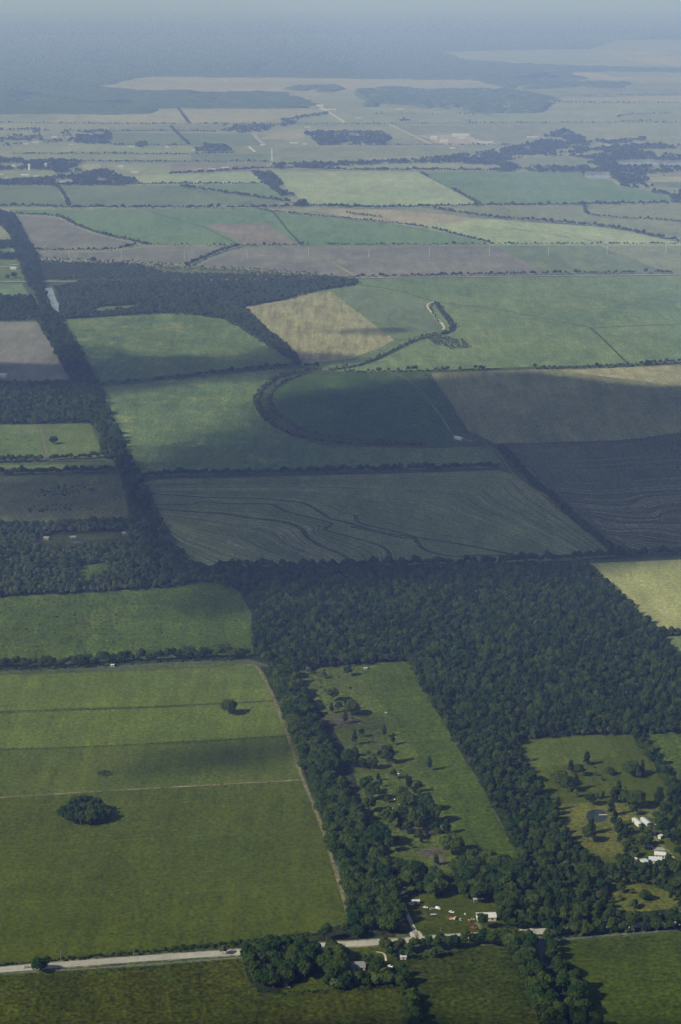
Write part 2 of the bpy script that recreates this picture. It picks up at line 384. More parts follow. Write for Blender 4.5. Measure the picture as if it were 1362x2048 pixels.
FIELDS = [
    # name, material, layer, photograph outline, smooth
    ('rough_ground', 'base', 1, [(-400, 556), (1760, 545), (1760, 2150), (-400, 2150)], 0),
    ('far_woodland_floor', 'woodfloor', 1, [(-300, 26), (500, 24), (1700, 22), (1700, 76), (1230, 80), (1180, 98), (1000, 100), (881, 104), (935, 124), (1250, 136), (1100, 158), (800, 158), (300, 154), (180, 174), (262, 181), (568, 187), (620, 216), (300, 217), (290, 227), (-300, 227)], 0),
    ('pale_field', 'pale', 2, [(180, 174), (225, 168), (262, 158), (300, 153), (560, 155), (800, 158), (945, 158), (1010, 179), (870, 182), (720, 182), (620, 192), (568, 185), (480, 184), (300, 183), (262, 180)], 0),
    ('dry_field', 'tanfar', 3, [(258, 178), (290, 171), (560, 172), (575, 182), (480, 184), (350, 181), (300, 183)], 0),
    ('pale_field', 'palegreen', 2, [(881, 103), (1091, 103), (1110, 126), (1000, 127), (935, 122)], 0),
    ('dry_field', 'tanfar', 3, [(1183, 103), (1340, 104), (1330, 111), (1240, 111)], 0),
    ('dry_field', 'tanfar', 2, [(1226, 112), (1420, 112), (1420, 136), (1290, 128)], 0),
    ('pale_field', 'pale', 2, [(1131, 144), (1185, 144), (1225, 153), (1420, 157), (1420, 163), (1225, 161), (1180, 159)], 0),
    ('grassland', 'greyfield', 2, [(1035, 165), (1420, 165), (1420, 190), (1110, 196), (1075, 189)], 0),
    ('pale_field', 'pale', 2, [(1098, 195), (1362, 190), (1420, 192), (1420, 205), (1130, 206)], 0),
    ('grassland', 'palegreen', 2, [(1085, 209), (1420, 207), (1420, 285), (1290, 280), (1180, 262), (1130, 250), (1085, 246), (960, 246), (920, 240), (1080, 227)], 0),
    ('grassland', 'pale', 2, [(165, 240), (175, 231), (205, 228), (300, 228), (310, 217), (420, 217), (625, 217), (640, 222), (620, 230), (560, 240), (555, 247), (380, 248), (170, 244)], 0),
    ('grassland', 'pale', 2, [(118, 229), (155, 229), (155, 243), (110, 244)], 0),
    ('grassland', 'greyfield', 2, [(215, 252), (440, 250), (440, 262), (225, 263)], 0),
    ('grassland', 'teal', 2, [(225, 265), (500, 268), (530, 290), (232, 291)], 0),
    ('grassland', 'palegreen', 2, [(600, 240), (660, 228), (730, 215), (850, 218), (930, 228), (945, 245), (700, 247), (600, 247)], 0),
    ('grassland', 'greyfield', 2, [(780, 251), (1060, 249), (1085, 262), (1000, 288), (850, 290), (835, 270)], 0),
    ('pale_field', 'tanfar', 2, [(540, 268), (600, 263), (610, 271), (600, 279), (520, 279)], 0),
    ('grassland', 'palegreen', 2, [(25, 293), (230, 291), (385, 293), (385, 306), (30, 306)], 0),
    ('grassland', 'palegreen', 2, [(20, 311), (380, 311), (375, 321), (25, 319)], 0),
    ('grassland', 'greyfield', 2, [(465, 294), (530, 295), (532, 306), (470, 305)], 0),
    ('grassland', 'teal', 2, [(380, 309), (535, 308), (535, 321), (385, 322)], 0),
    ('grassland', 'greyfield', 2, [(560, 297), (1000, 292), (980, 308), (830, 312), (690, 316), (560, 322)], 0),
    ('pale_field', 'pink', 2, [(340, 328), (530, 327), (535, 336), (420, 343), (345, 345)], 0),
    ('pale_field', 'pale', 2, [(160, 330), (200, 327), (203, 338), (175, 342)], 0),
    ('grassland', 'palegreen', 2, [(210, 329), (340, 328), (340, 346), (270, 348)], 0),
    ('grassland', 'palegreen', 2, [(0, 342), (60, 340), (108, 343), (108, 354), (0, 359)], 0),
    ('green_field', 'palegreen', 2, [(680, 335), (700, 331), (800, 327), (870, 326), (990, 337), (980, 340), (850, 337), (700, 339)], 0),
    ('grassland', 'greyfield', 2, [(1005, 325), (1060, 314), (1130, 312), (1165, 318), (1178, 330), (1150, 334), (1080, 333), (1040, 330)], 0),
    ('green_field', 'ygreen', 2, [(545, 347), (690, 344), (840, 345), (960, 411), (780, 413), (615, 411), (575, 378)], 0),
    ('green_field', 'green', 2, [(840, 345), (1000, 344), (1155, 343), (1175, 358), (1220, 360), (1240, 374), (1290, 380), (1340, 395), (1340, 405), (1160, 409), (963, 410)], 0),
    ('green_field', 'ygreen', 2, [(255, 355), (300, 350), (420, 345), (500, 343), (530, 367), (365, 368), (290, 367)], 0),
    ('green_field', 'teal', 2, [(-60, 374), (110, 373), (135, 413), (-60, 414)], 0),
    ('green_field', 'teal', 2, [(120, 373), (360, 371), (400, 380), (470, 390), (560, 403), (560, 409), (140, 414)], 0),
    ('green_field', 'green', 2, [(360, 371), (530, 369), (545, 378), (580, 402), (540, 398), (480, 388), (400, 377)], 0),
    ('dry_field', 'pale', 2, [(1295, 356), (1420, 350), (1420, 364), (1298, 363)], 0),
    ('green_field', 'teal', 2, [(1300, 364), (1420, 365), (1420, 382), (1310, 372)], 0),
    ('ploughed_field', 'mauve', 3, [(30, 434), (60, 433), (115, 438), (150, 454), (200, 472), (275, 488), (220, 497), (75, 499), (50, 470)], 1),
    ('ploughed_field', 'mauve', 3, [(75, 508), (100, 504), (220, 505), (290, 494), (340, 492), (440, 494), (470, 495), (430, 508), (380, 528), (270, 524), (75, 515)], 0),
    ('ploughed_field', 'mauve', 3, [(400, 530), (440, 512), (480, 495), (600, 492), (703, 551), (690, 554), (560, 542), (420, 534)], 0),
    ('ploughed_field', 'mauve', 3, [(612, 494), (985, 492), (1103, 550), (720, 555)], 0),
    ('green_field', 'teal', 3, [(985, 492), (1200, 492), (1340, 549), (1103, 550)], 0),
    ('green_field', 'greyfield', 3, [(1210, 493), (1440, 491), (1440, 548), (1345, 548)], 0),
    ('green_field', 'green', 2, [(10, 420), (540, 417), (600, 490), (300, 490), (200, 466), (120, 434)], 0),
    ('ploughed_field', 'pink', 3, [(410, 448), (530, 446), (595, 489), (480, 491), (455, 470), (415, 452)], 0),
    ('green_field', 'green', 2, [(545, 425), (610, 432), (740, 443), (850, 457), (983, 490), (606, 492)], 0),
    ('dry_field', 'tanfar', 3, [(640, 421), (700, 419), (800, 422), (945, 437), (850, 450), (790, 448), (720, 438), (660, 428)], 1),
    ('grassland', 'greyfield', 2, [(700, 418), (1180, 413), (1440, 408), (1440, 485), (1200, 454), (1000, 440)], 0),
    ('green_field', 'ygreen', 2, [(740, 441), (850, 448), (950, 437), (1000, 440), (1130, 446), (1250, 462), (1340, 482), (1440, 492), (985, 491), (920, 470)], 0),
    ('wide_pasture', 'big', 2, [(600, 575), (720, 558), (1440, 550), (1440, 722), (1250, 728), (860, 740), (700, 745), (640, 740), (590, 728)], 0),
    ('green_field', 'teal', 3, [(665, 582), (720, 570), (800, 590), (862, 608), (850, 620), (884, 655), (800, 674), (783, 676)], 0),
    ('stubble_field', 'tan', 3, [(482, 615), (570, 600), (600, 588), (662, 583), (788, 680), (768, 692), (700, 718), (606, 728), (585, 702)], 0),
    ('grass_strip', 'lit', 3, [(188, 620), (200, 614), (262, 611), (285, 607), (262, 617), (195, 623)], 0),
    ('scrub_ground', 'greyscrub', 2, [(75, 522), (280, 530), (420, 536), (560, 544), (700, 556), (560, 559), (340, 561), (90, 562)], 0),
    ('woodland_floor', 'woodfloor', 2, [(115, 570), (160, 566), (460, 562), (710, 559), (715, 568), (640, 580), (570, 598), (485, 614), (530, 655), (600, 728), (560, 700), (470, 650), (400, 634), (320, 627), (120, 638), (112, 610)], 0),
    ('rolling_pasture', 'mid', 3, [(122, 640), (320, 625), (380, 622), (410, 634), (470, 640), (520, 665), (560, 690), (592, 724), (200, 765), (150, 702)], 0),
    ('lawn', 'lit', 3, [(-40, 520), (38, 518), (50, 563), (-40, 563)], 0),
    ('lawn', 'lit', 3, [(-40, 500), (20, 497), (30, 510), (-40, 513)], 0),
    ('green_field', 'green', 3, [(-40, 567), (45, 567), (58, 592), (-40, 597)], 0),
    ('ploughed_field', 'mauve', 3, [(-60, 644), (72, 644), (105, 692), (135, 758), (-60, 770)], 0),
    ('mown_pasture', 'lit', 3, [(-60, 850), (180, 848), (210, 915), (-60, 915)], 0),
    ('mown_pasture', 'lit', 3, [(-60, 931), (130, 929), (135, 938), (-60, 943)], 0),
    ('scrubland', 'greyscrub', 3, [(-60, 957), (240, 950), (265, 1042), (-60, 1048)], 0),
    ('woodland_floor', 'woodfloor', 2, [(-60, 1048), (265, 1042), (310, 1060), (395, 1135), (395, 1170), (300, 1180), (120, 1190), (-60, 1200)], 0),
    ('forest_clearing', 'grass', 3, [(150, 1142), (165, 1128), (186, 1130), (203, 1119), (214, 1132), (205, 1146), (186, 1148), (178, 1160), (166, 1156)], 1),
    ('farmyard', 'weed', 3, [(70, 1082), (110, 1074), (170, 1069), (255, 1068), (250, 1075), (150, 1083), (80, 1088)], 1),
    ('meadow', 'grass', 3, [(-60, 1196), (200, 1185), (395, 1165), (455, 1165), (480, 1185), (507, 1275), (507, 1306), (330, 1314), (-60, 1326)], 0),
    ('rolling_pasture', 'mid', 2, [(185, 775), (330, 760), (560, 738), (640, 738), (525, 775), (510, 800), (530, 840), (580, 872), (650, 892), (840, 897), (985, 893), (1010, 935), (600, 943), (262, 953), (235, 870)], 0),
    ('crop_field', 'loop', 3, [(545, 778), (580, 757), (640, 744), (800, 745), (860, 745), (935, 870), (985, 890), (840, 890), (690, 884), (600, 862), (548, 822), (535, 797)], 0),
    ('drilled_field', 'brownrow', 3, [(862, 746), (1000, 741), (1440, 727), (1440, 866), (1375, 868), (1260, 880), (990, 887), (937, 862)], 0),
    ('sunlit_field_corner', 'ripe', 4, [(1120, 741), (1440, 728), (1440, 770), (1340, 770), (1280, 762), (1200, 752)], 0),  # sunlit corner of the drilled field, painted as a paler sheet
    ('dark_field', 'darkrow', 3, [(1010, 899), (1375, 880), (1440, 876), (1440, 1108), (1245, 1113)], 0),
    ('combed_stubble_field', 'stubble', 3, [(284, 966), (310, 960), (600, 953), (1000, 942), (1030, 950), (1234, 1112), (1130, 1122), (780, 1130), (380, 1134)], 0),
    ('hay_field', 'hayfield', 3, [(1172, 1128), (1440, 1115), (1440, 1266), (1310, 1262), (1240, 1195)], 0),
    ('meadow', 'lit', 3, [(1315, 1273), (1440, 1268), (1440, 1360), (1370, 1325)], 0),
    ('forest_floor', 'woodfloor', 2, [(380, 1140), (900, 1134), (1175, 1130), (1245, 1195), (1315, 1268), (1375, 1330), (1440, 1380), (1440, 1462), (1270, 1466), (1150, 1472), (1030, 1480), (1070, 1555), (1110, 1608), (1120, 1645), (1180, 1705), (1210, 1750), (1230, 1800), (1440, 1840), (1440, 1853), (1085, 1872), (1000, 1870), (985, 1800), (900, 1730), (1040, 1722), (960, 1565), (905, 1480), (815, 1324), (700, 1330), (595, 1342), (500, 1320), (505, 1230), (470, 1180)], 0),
    ('hay_meadow', 'near', 2, [(-80, 1352), (300, 1340), (505, 1329), (525, 1345), (565, 1430), (605, 1560), (655, 1680), (700, 1838), (640, 1858), (500, 1888), (200, 1912), (-80, 1932)], 0),
    ('dry_meadow_band', 'nearpale', 3, [(-80, 1353), (300, 1341), (508, 1330), (528, 1345), (550, 1400), (300, 1412), (-80, 1424)], 0),
    ('dry_meadow_band', 'nearpale', 3, [(-80, 1428), (300, 1417), (530, 1404), (555, 1406), (592, 1470), (420, 1481), (220, 1491), (-80, 1502)], 0),
    ('drying_meadow_band', 'near2', 3, [(-80, 1505), (220, 1494), (420, 1485), (594, 1473), (606, 1558), (300, 1576), (-80, 1599)], 0),
    ('wood_edge_floor', 'woodfloor', 2, [(520, 1332), (595, 1340), (640, 1400), (690, 1480), (740, 1600), (770, 1700), (800, 1765), (802, 1840), (790, 1876), (640, 1890), (640, 1862), (708, 1840), (662, 1680), (612, 1560), (570, 1430)], 0),
    ('grazed_pasture', 'scrubby', 3, [(594, 1342), (700, 1329), (760, 1400), (830, 1500), (885, 1620), (935, 1705), (910, 1740), (860, 1760), (760, 1740), (740, 1640), (690, 1500), (640, 1420)], 0),
    ('strip_pasture', 'strip', 4, [(700, 1329), (815, 1323), (910, 1485), (960, 1570), (1043, 1725), (935, 1710), (885, 1620), (830, 1500), (760, 1405)], 0),
    ('lawn', 'yard', 4, [(800, 1795), (830, 1770), (880, 1740), (960, 1765), (990, 1800), (1012, 1864), (900, 1871), (840, 1876), (815, 1835)], 0),
    ('bare_earth', 'earth', 5, [(836, 1706), (850, 1697), (878, 1694), (896, 1700), (884, 1712), (893, 1728), (872, 1733), (862, 1718)], 1),
    ('bare_earth', 'earth', 5, [(640, 1438), (690, 1432), (720, 1440), (700, 1452), (660, 1450)], 1),
    ('bare_earth', 'earth', 5, [(798, 1658), (830, 1652), (880, 1655), (900, 1662), (870, 1672), (820, 1668)], 1),
    ('pasture', 'near', 2, [(1028, 1480), (1440, 1460), (1440, 1800), (1210, 1780), (1110, 1612), (1070, 1552)], 0),
    ('pasture', 'near', 3, [(1028, 1480), (1150, 1473), (1264, 1467), (1300, 1530), (1335, 1602), (1240, 1604), (1110, 1608), (1070, 1552)], 0),
    ('hay_patch', 'near2', 4, [(1030, 1482), (1150, 1475), (1205, 1471), (1222, 1490), (1236, 1512), (1190, 1519), (1160, 1532), (1100, 1530), (1078, 1545), (1052, 1515)], 0),
    ('pasture', 'grass', 3, [(1282, 1467), (1440, 1460), (1440, 1640), (1350, 1600), (1318, 1535)], 0),
    ('dry_pasture', 'dry', 3, [(1108, 1607), (1190, 1605), (1240, 1605), (1440, 1610), (1440, 1705), (1260, 1705), (1220, 1715), (1180, 1708), (1120, 1648)], 0),
    ('pasture', 'near', 4, [(1230, 1652), (1265, 1640), (1440, 1635), (1440, 1720), (1290, 1720), (1250, 1690)], 1),
    ('dry_pasture', 'dry', 4, [(1215, 1795), (1260, 1770), (1300, 1775), (1350, 1788), (1350, 1812), (1300, 1822), (1240, 1822)], 1),
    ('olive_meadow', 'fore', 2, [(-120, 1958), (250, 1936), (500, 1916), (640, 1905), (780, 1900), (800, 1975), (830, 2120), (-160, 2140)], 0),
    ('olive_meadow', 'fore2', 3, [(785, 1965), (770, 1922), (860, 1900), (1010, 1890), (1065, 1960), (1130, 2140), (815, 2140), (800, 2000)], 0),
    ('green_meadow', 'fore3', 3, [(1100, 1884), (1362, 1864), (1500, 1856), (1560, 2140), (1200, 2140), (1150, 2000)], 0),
    ('lawn', 'yard', 3, [(640, 1900), (760, 1895), (790, 1920), (770, 1950), (740, 1965), (600, 1985), (530, 1990), (600, 1960), (640, 1935)], 1),
    ('woodland_floor', 'woodfloor', 3, [(1005, 1880), (1100, 1882), (1160, 1990), (1220, 2140), (1110, 2140), (1050, 1960)], 0),
    ('weedy_verge', 'weed', 3, [(-120, 1938), (200, 1914), (440, 1893), (640, 1868), (640, 1884), (440, 1902), (200, 1921), (-120, 1945)], 0),
    ('woodland_floor', 'woodfloor', 3, [(490, 1925), (520, 1905), (640, 1898), (640, 1940), (560, 1985), (505, 1972)], 1),
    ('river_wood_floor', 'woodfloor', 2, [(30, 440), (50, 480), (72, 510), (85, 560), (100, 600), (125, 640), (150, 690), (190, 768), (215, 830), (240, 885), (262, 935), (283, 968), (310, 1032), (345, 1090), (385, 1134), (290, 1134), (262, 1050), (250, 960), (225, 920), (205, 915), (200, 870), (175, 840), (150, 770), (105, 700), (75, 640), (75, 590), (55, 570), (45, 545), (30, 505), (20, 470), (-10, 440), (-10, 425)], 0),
]
for i, (nm, mt, ly, pts, sm) in enumerate(FIELDS):
    sheet(nm, pts, FM[mt], ly, smooth=bool(sm))

TRACKS = [
    # name, width (m), material, layer, photograph points, smooth
    ('road_shoulder', 10.5, 'dirt', 5, [(-120, 1949), (0, 1940), (250, 1920), (500, 1903), (620, 1893), (790, 1883), (830, 1880), (900, 1874), (1000, 1868), (1070, 1864)], 1),
    ('road', 7.6, 'concrete', 6, [(-120, 1949), (0, 1940), (250, 1920), (500, 1903), (620, 1893), (790, 1883), (830, 1880), (900, 1874), (1000, 1868), (1070, 1864)], 1),
    ('road', 8.0, 'concrete', 6, [(1068, 1864), (1200, 1855), (1362, 1845), (1500, 1836)], 1),
    ('road', 8.0, 'concrete', 6, [(-60, 564), (0, 563.5), (90, 563), (345, 562), (450, 560), (560, 559), (690, 557), (720, 556), (1362, 549), (1440, 548)], 0),
    ('dirt_track', 4.0, 'dirt', 6, [(605, 492), (640, 514), (680, 538), (708, 554)], 0),
    ('grass_track', 5.0, 'weed', 5, [(545, 422), (575, 460), (605, 492)], 0),
    ('dirt_track', 2.6, 'dirt', 5, [(1130, 465), (1180, 482), (1210, 497), (1270, 522), (1345, 549)], 0),
    ('dirt_track', 3.0, 'dirt', 5, [(1010, 455), (1090, 466), (1140, 475)], 1),
    ('field_path', 4.0, 'ditch', 5, [(293, 421), (355, 440), (410, 455), (478, 490)], 0),
    ('field_path', 4.0, 'ditch', 5, [(852, 352), (905, 378), (960, 409)], 0),
    ('field_path', 4.0, 'ditch', 4, [(720, 570), (800, 582), (870, 603), (1000, 620), (1130, 645), (1180, 655)], 1),
    ('ditch', 4.0, 'ditch', 4, [(1180, 655), (1210, 682), (1255, 727)], 1),
    ('ditch', 5.0, 'ditch', 4, [(1180, 657), (1260, 652), (1440, 646)], 1),
    ('levee_road', 4.0, 'gravel', 6, [(876, 603), (858, 607), (856, 616), (872, 634), (887, 652), (886, 660)], 1),
    ('levee_road', 3.0, 'dirt', 6, [(886, 660), (860, 667), (805, 680), (765, 702), (700, 728), (640, 740), (625, 742)], 1),
    ('dirt_track', 2.5, 'dirt', 6, [(640, 741), (700, 744), (800, 745)], 0),
    ('field_path', 2.2, 'dirt', 4, [(790, 747), (830, 770), (880, 830), (915, 878), (960, 886)], 1),
    ('ditch', 7.0, 'ditch', 4, [(850, 748), (890, 800), (935, 865), (960, 885), (990, 900), (1030, 948)], 1),
    ('field_path', 2.0, 'dirt', 5, [(925, 868), (965, 886), (995, 905), (1028, 948), (1110, 1030), (1225, 1112)], 1),
    ('field_path', 2.2, 'dirt', 5, [(1010, 900), (1060, 942), (1130, 1010), (1185, 1060)], 1),
    ('ditch', 9.0, 'ditch', 4, [(840, 889), (985, 889), (1150, 886), (1260, 880), (1362, 867), (1440, 862)], 1),
    ('scrub_floor', 26.0, 'ditch', 4, [(640, 740), (590, 750), (553, 765), (532, 785), (526, 800), (534, 825), (568, 851), (615, 871), (695, 883), (780, 888), (845, 889)], 1),
    ('scrub_floor', 12.0, 'ditch', 4, [(872, 604), (884, 622), (902, 645), (906, 658), (890, 667), (850, 676), (810, 690), (770, 710), (720, 730), (660, 741)], 1),
    ('farm_yard_patch', 10.0, 'dirt', 5, [(905, 872), (925, 878), (945, 883)], 0),
    ('levee', 3.6, 'ditch', 5, [(300, 987), (380, 993), (450, 996), (520, 997), (580, 1003), (610, 1008), (640, 1024), (662, 1038), (690, 1044), (720, 1053), (760, 1064), (830, 1075), (900, 1085), (990, 1102), (1060, 1117)], 1),
    ('levee', 3.0, 'ditch', 5, [(305, 1009), (375, 1009), (410, 1004), (460, 1008), (540, 1009), (575, 1024), (640, 1040), (664, 1048), (652, 1060), (700, 1074), (750, 1088), (775, 1102), (782, 1128)], 1),
    ('levee', 4.2, 'ditch', 5, [(310, 1017), (390, 1024), (450, 1028), (500, 1036), (560, 1043), (600, 1056), (618, 1078), (650, 1096), (685, 1110), (708, 1130)], 1),
    ('levee', 3.4, 'ditch', 5, [(710, 1030), (716, 1044), (740, 1052), (790, 1063), (825, 1074), (850, 1100), (905, 1113), (950, 1111), (1010, 1112), (1050, 1116)], 1),
    ('levee', 3.0, 'ditch', 5, [(700, 1053), (760, 1066), (805, 1076), (830, 1077)], 1),
    ('levee', 3.2, 'ditch', 5, [(1130, 1003), (1200, 1009), (1255, 1010), (1275, 1000), (1300, 992), (1440, 985)], 1),
    ('levee', 2.6, 'ditch', 5, [(1120, 985), (1200, 992), (1300, 985), (1440, 978)], 1),
    ('levee', 3.2, 'ditch', 5, [(1165, 1022), (1240, 1033), (1310, 1036), (1335, 1024), (1440, 1015)], 1),
    ('levee', 2.6, 'ditch', 5, [(1150, 1020), (1230, 1019), (1440, 1012)], 1),
    ('levee', 3.0, 'ditch', 5, [(1170, 1025), (1230, 1046), (1300, 1046), (1440, 1048)], 1),
    ('levee', 3.0, 'ditch', 5, [(1200, 1052), (1230, 1060), (1300, 1057), (1362, 1066), (1440, 1068)], 1),
    ('levee', 3.0, 'ditch', 5, [(1210, 1070), (1270, 1072), (1340, 1084), (1440, 1092)], 1),
    ('levee', 2.6, 'ditch', 5, [(1220, 1073), (1245, 1088), (1265, 1100), (1320, 1100), (1440, 1106)], 1),
    ('field_edge', 3.0, 'dirt', 5, [(284, 964), (288, 985), (310, 1020), (345, 1080), (384, 1132)], 1),
    ('field_edge', 2.2, 'dirt', 5, [(284, 964), (310, 959.5), (600, 952.5), (1000, 942)], 1),
    ('grass_track', 3.0, 'dirt', 5, [(80, 850), (88, 880), (95, 914)], 0),
    ('grass_track', 4.5, 'weed', 5, [(-60, 926), (90, 924), (210, 922)], 0),
    ('field_edge', 2.8, 'dirt', 5, [(470, 1331), (508, 1331), (522, 1348), (545, 1392), (575, 1470), (602, 1550), (640, 1645), (668, 1730), (698, 1836)], 1),
    ('farm_track', 2.4, 'dirt', 5, [(-80, 1601), (100, 1589), (300, 1577), (480, 1567), (603, 1560)], 1),
    ('ditch', 1.0, 'weed', 5, [(-80, 1431), (100, 1423), (300, 1415), (530, 1403)], 1),
    ('ditch', 0.9, 'weed', 5, [(-80, 1503), (80, 1497), (220, 1491), (420, 1482), (592, 1470)], 1),
    ('field_line', 1.8, 'near2', 5, [(-80, 1700), (150, 1686), (400, 1672), (650, 1660)], 1),
    ('field_line', 1.8, 'near2', 5, [(-80, 1812), (150, 1800), (400, 1783), (672, 1765)], 1),
    ('driveway', 1.1, 'gravel', 7, [(838, 1876), (826, 1850), (816, 1828), (807, 1806)], 1),
    ('driveway', 1.1, 'gravel', 7, [(834, 1876), (822, 1850), (812, 1828), (804, 1806)], 1),
    ('driveway_mouth', 7.0, 'gravel', 7, [(835, 1879), (832, 1870), (829, 1863)], 0),
    ('driveway', 2.6, 'dirt', 7, [(971, 1868), (962, 1856), (953, 1846)], 1),
    ('driveway', 2.0, 'dirt', 6, [(1300, 1655), (1312, 1678), (1328, 1695), (1345, 1710)], 1),
    ('garden_path', 1.2, 'gravel', 6, [(752, 1904), (764, 1906), (770, 1911), (772, 1922)], 1),
    ('pasture_track', 1.6, 'earth', 5, [(720, 1430), (760, 1490), (790, 1545), (812, 1580)], 1),
    ('bridge_deck', 13.0, 'gravel', 7, [(1042, 1867), (1068, 1865)], 0),
]
for nm, wd, mt, ly, pts, sm in TRACKS:
    if nm == 'levee': wd *= 1.5
    if nm == 'driveway' and wd < 1.5: wd = 1.5
    ribbon(nm, pts, wd, FM[mt], ly, bool(sm), wob=0.0 if nm in ('road', 'bridge_deck') else 0.18)

def resample(pts, n):
    p = smooth_poly(pts, 6, False); L = [0.0]
    for a, b in zip(p, p[1:]): L.append(L[-1] + math.hypot(b[0] - a[0], (b[1] - a[1]) * 3))
    out = []; j = 0
    for i in range(n):
        d = L[-1] * i / (n - 1)
        while j < len(L) - 2 and L[j + 1] < d: j += 1
        t = (d - L[j]) / max(L[j + 1] - L[j], 1e-6); out.append((p[j][0] + (p[j + 1][0] - p[j][0]) * t, p[j][1] + (p[j + 1][1] - p[j][1]) * t))
    return out


LV = [t[4] for t in TRACKS if t[0] == 'levee']
for grp in ([[(300, 968), (520, 961), (760, 956), (1010, 948), (1060, 985), (1150, 1050), (1225, 1108)], LV[0], LV[1], LV[2], [(330, 1050), (380, 1075), (430, 1090), (470, 1105), (520, 1118), (560, 1132)], [(350, 1085), (375, 1105), (400, 1120), (420, 1132)]],
            [[(1030, 910), (1150, 912), (1280, 905), (1440, 895)], LV[6], LV[5], LV[7], LV[9], LV[10], LV[11], LV[12]]):
    for A, B in zip(grp, grp[1:]):
        ra, rb = resample(A, 40), resample(B, 40)
        gap = sum(abs(p[1] - q[1]) for p, q in zip(ra, rb)) / 40
        k = max(2, min(16, int(gap / 2.6)))
        for i in range(1, k):
            t = i / k
            a0 = random.choice((0, 0, 0, 4, 9)); a1 = random.choice((40, 40, 40, 33, 26))
            ln = [(p[0] + (q[0] - p[0]) * t + random.uniform(-.5, .5), p[1] + (q[1] - p[1]) * t + random.uniform(-.25, .25)) for p, q in zip(ra, rb)][a0:a1]
            ribbon('windrow', ln, random.uniform(0.9, 1.8), FM['straw' if random.random() < 0.5 else 'ditch'], 5, True, wob=0.5)

# combed windrows: curved pale lines of straw following the levees
for k in range(9):
    ribbon('windrow', [(540 + k * 9, 1058 - k * 0.8), (556 + k * 9, 1066), (566 + k * 10, 1080), (584 + k * 11, 1097), (612 + k * 11, 1112), (650 + k * 9, 1128)], 1.2, FM['straw'], 5, True, wob=0.4)
for k in range(7):
    ribbon('windrow', [(735 + k * 9, 1090), (752 + k * 9, 1099), (760 + k * 9, 1112), (757 + k * 9, 1126)], 1.1, FM['straw'], 5, True, wob=0.4)
for k in range(5):
    ribbon('windrow', [(440 + k * 7, 1066), (446 + k * 7, 1076), (460 + k * 7, 1088), (480 + k * 7, 1098)], 1.1, FM['straw'], 5, True, wob=0.4)
for k in range(5):
    ribbon('windrow', [(1022 + k * 6, 960 + k * 1.5), (1060 + k * 8, 992), (1098 + k * 8, 1022)], 1.1, FM['straw'], 5, True, wob=0.4)

# ---------------------------------------------------------------- water


def water_mat(key, c, sp=0.5):
    m, nt = new_mat(key)
    p = diffuse_out(nt, c, 0.14, sp)
    v = mapped(nt, 0, (1, 1, 1))
    b = N(nt, 'ShaderNodeBump'); nt.links.new(noise_tex(nt, v, 0.5, 3), b.inputs['Height']); b.inputs['Strength'].default_value = 0.25; b.inputs['Distance'].default_value = 0.4
    nt.links.new(b.outputs[0], p.inputs['Normal'])
    return m


WAT = water_mat('still_water', (0.20, 0.21, 0.22))
PONDW = water_mat('dark_pond_water', (0.030, 0.040, 0.036), 0.12)
sheet('pond_water', [(1168, 346), (1217, 348), (1222, 357), (1172, 356)], WAT, 4)
sheet('river_water', [(1232, 323), (1260, 322), (1440, 323), (1440, 331), (1250, 331)], WAT, 4)
sheet('canal_water', [(88, 577), (103, 575), (112, 596), (119, 612), (119, 626), (108, 619), (98, 602)], WAT, 5)
sheet('farm_pond', [(1193 + 21 * math.cos(a) * (1 + .08 * math.sin(3 * a)), 1632 + 13 * math.sin(a)) for a in [i * PI / 10 for i in range(20)]], PONDW, 6)
ribbon('creek_water', [(1082, 1880), (1096, 1930), (1120, 1990), (1160, 2100)], 7.0, PONDW, 6)
sheet('weed_patch', [(210 + 15 * math.cos(a) * (1 + .12 * math.sin(2 * a + 1)), 1547 + 6.5 * math.sin(a)) for a in [i * PI / 8 for i in range(16)]], FM['weed'], 6)
sheet('farm_pond', [(140, 1084), (160, 1083), (166, 1086), (150, 1088)], PONDW, 6, smooth=True)

# ---------------------------------------------------------------- trees: meshes


def blob(bm, c, r, sub=1, sq=1.0):
    res = bmesh.ops.create_icosphere(bm, subdivisions=sub, radius=1.0)
    for v in res['verts']:
        k = r * random.uniform(0.85, 1.12)
        v.co = Vector((c[0] + v.co.x * k, c[1] + v.co.y * k, c[2] + v.co.z * k * sq))


def leaf_quads(bm, c, r, n, size, sq=1.0, up=0.25):
    for _ in range(n):
        d = Vector((random.gauss(0, 1), random.gauss(0, 1), random.gauss(up, 1))); d.normalize()
        k = r * random.uniform(0.82, 1.18)
        p = Vector((c[0] + d.x * k, c[1] + d.y * k, c[2] + d.z * k * sq))
        nrm = (d + Vector((random.uniform(-.7, .7), random.uniform(-.7, .7), random.uniform(-.4, .8)))).normalized()
        t = nrm.orthogonal().normalized(); t.rotate(__import__('mathutils').Quaternion(nrm, random.uniform(0, 2 * PI))); b = nrm.cross(t)
        s = size * random.uniform(0.6, 1.3); s2 = s * random.uniform(0.5, 0.9)
        vs = [bm.verts.new(p + t * s * x + b * s2 * y) for x, y in ((-.5, -.35), (.4, -.5), (.55, .35), (-.3, .5))]
        bm.faces.new(vs)


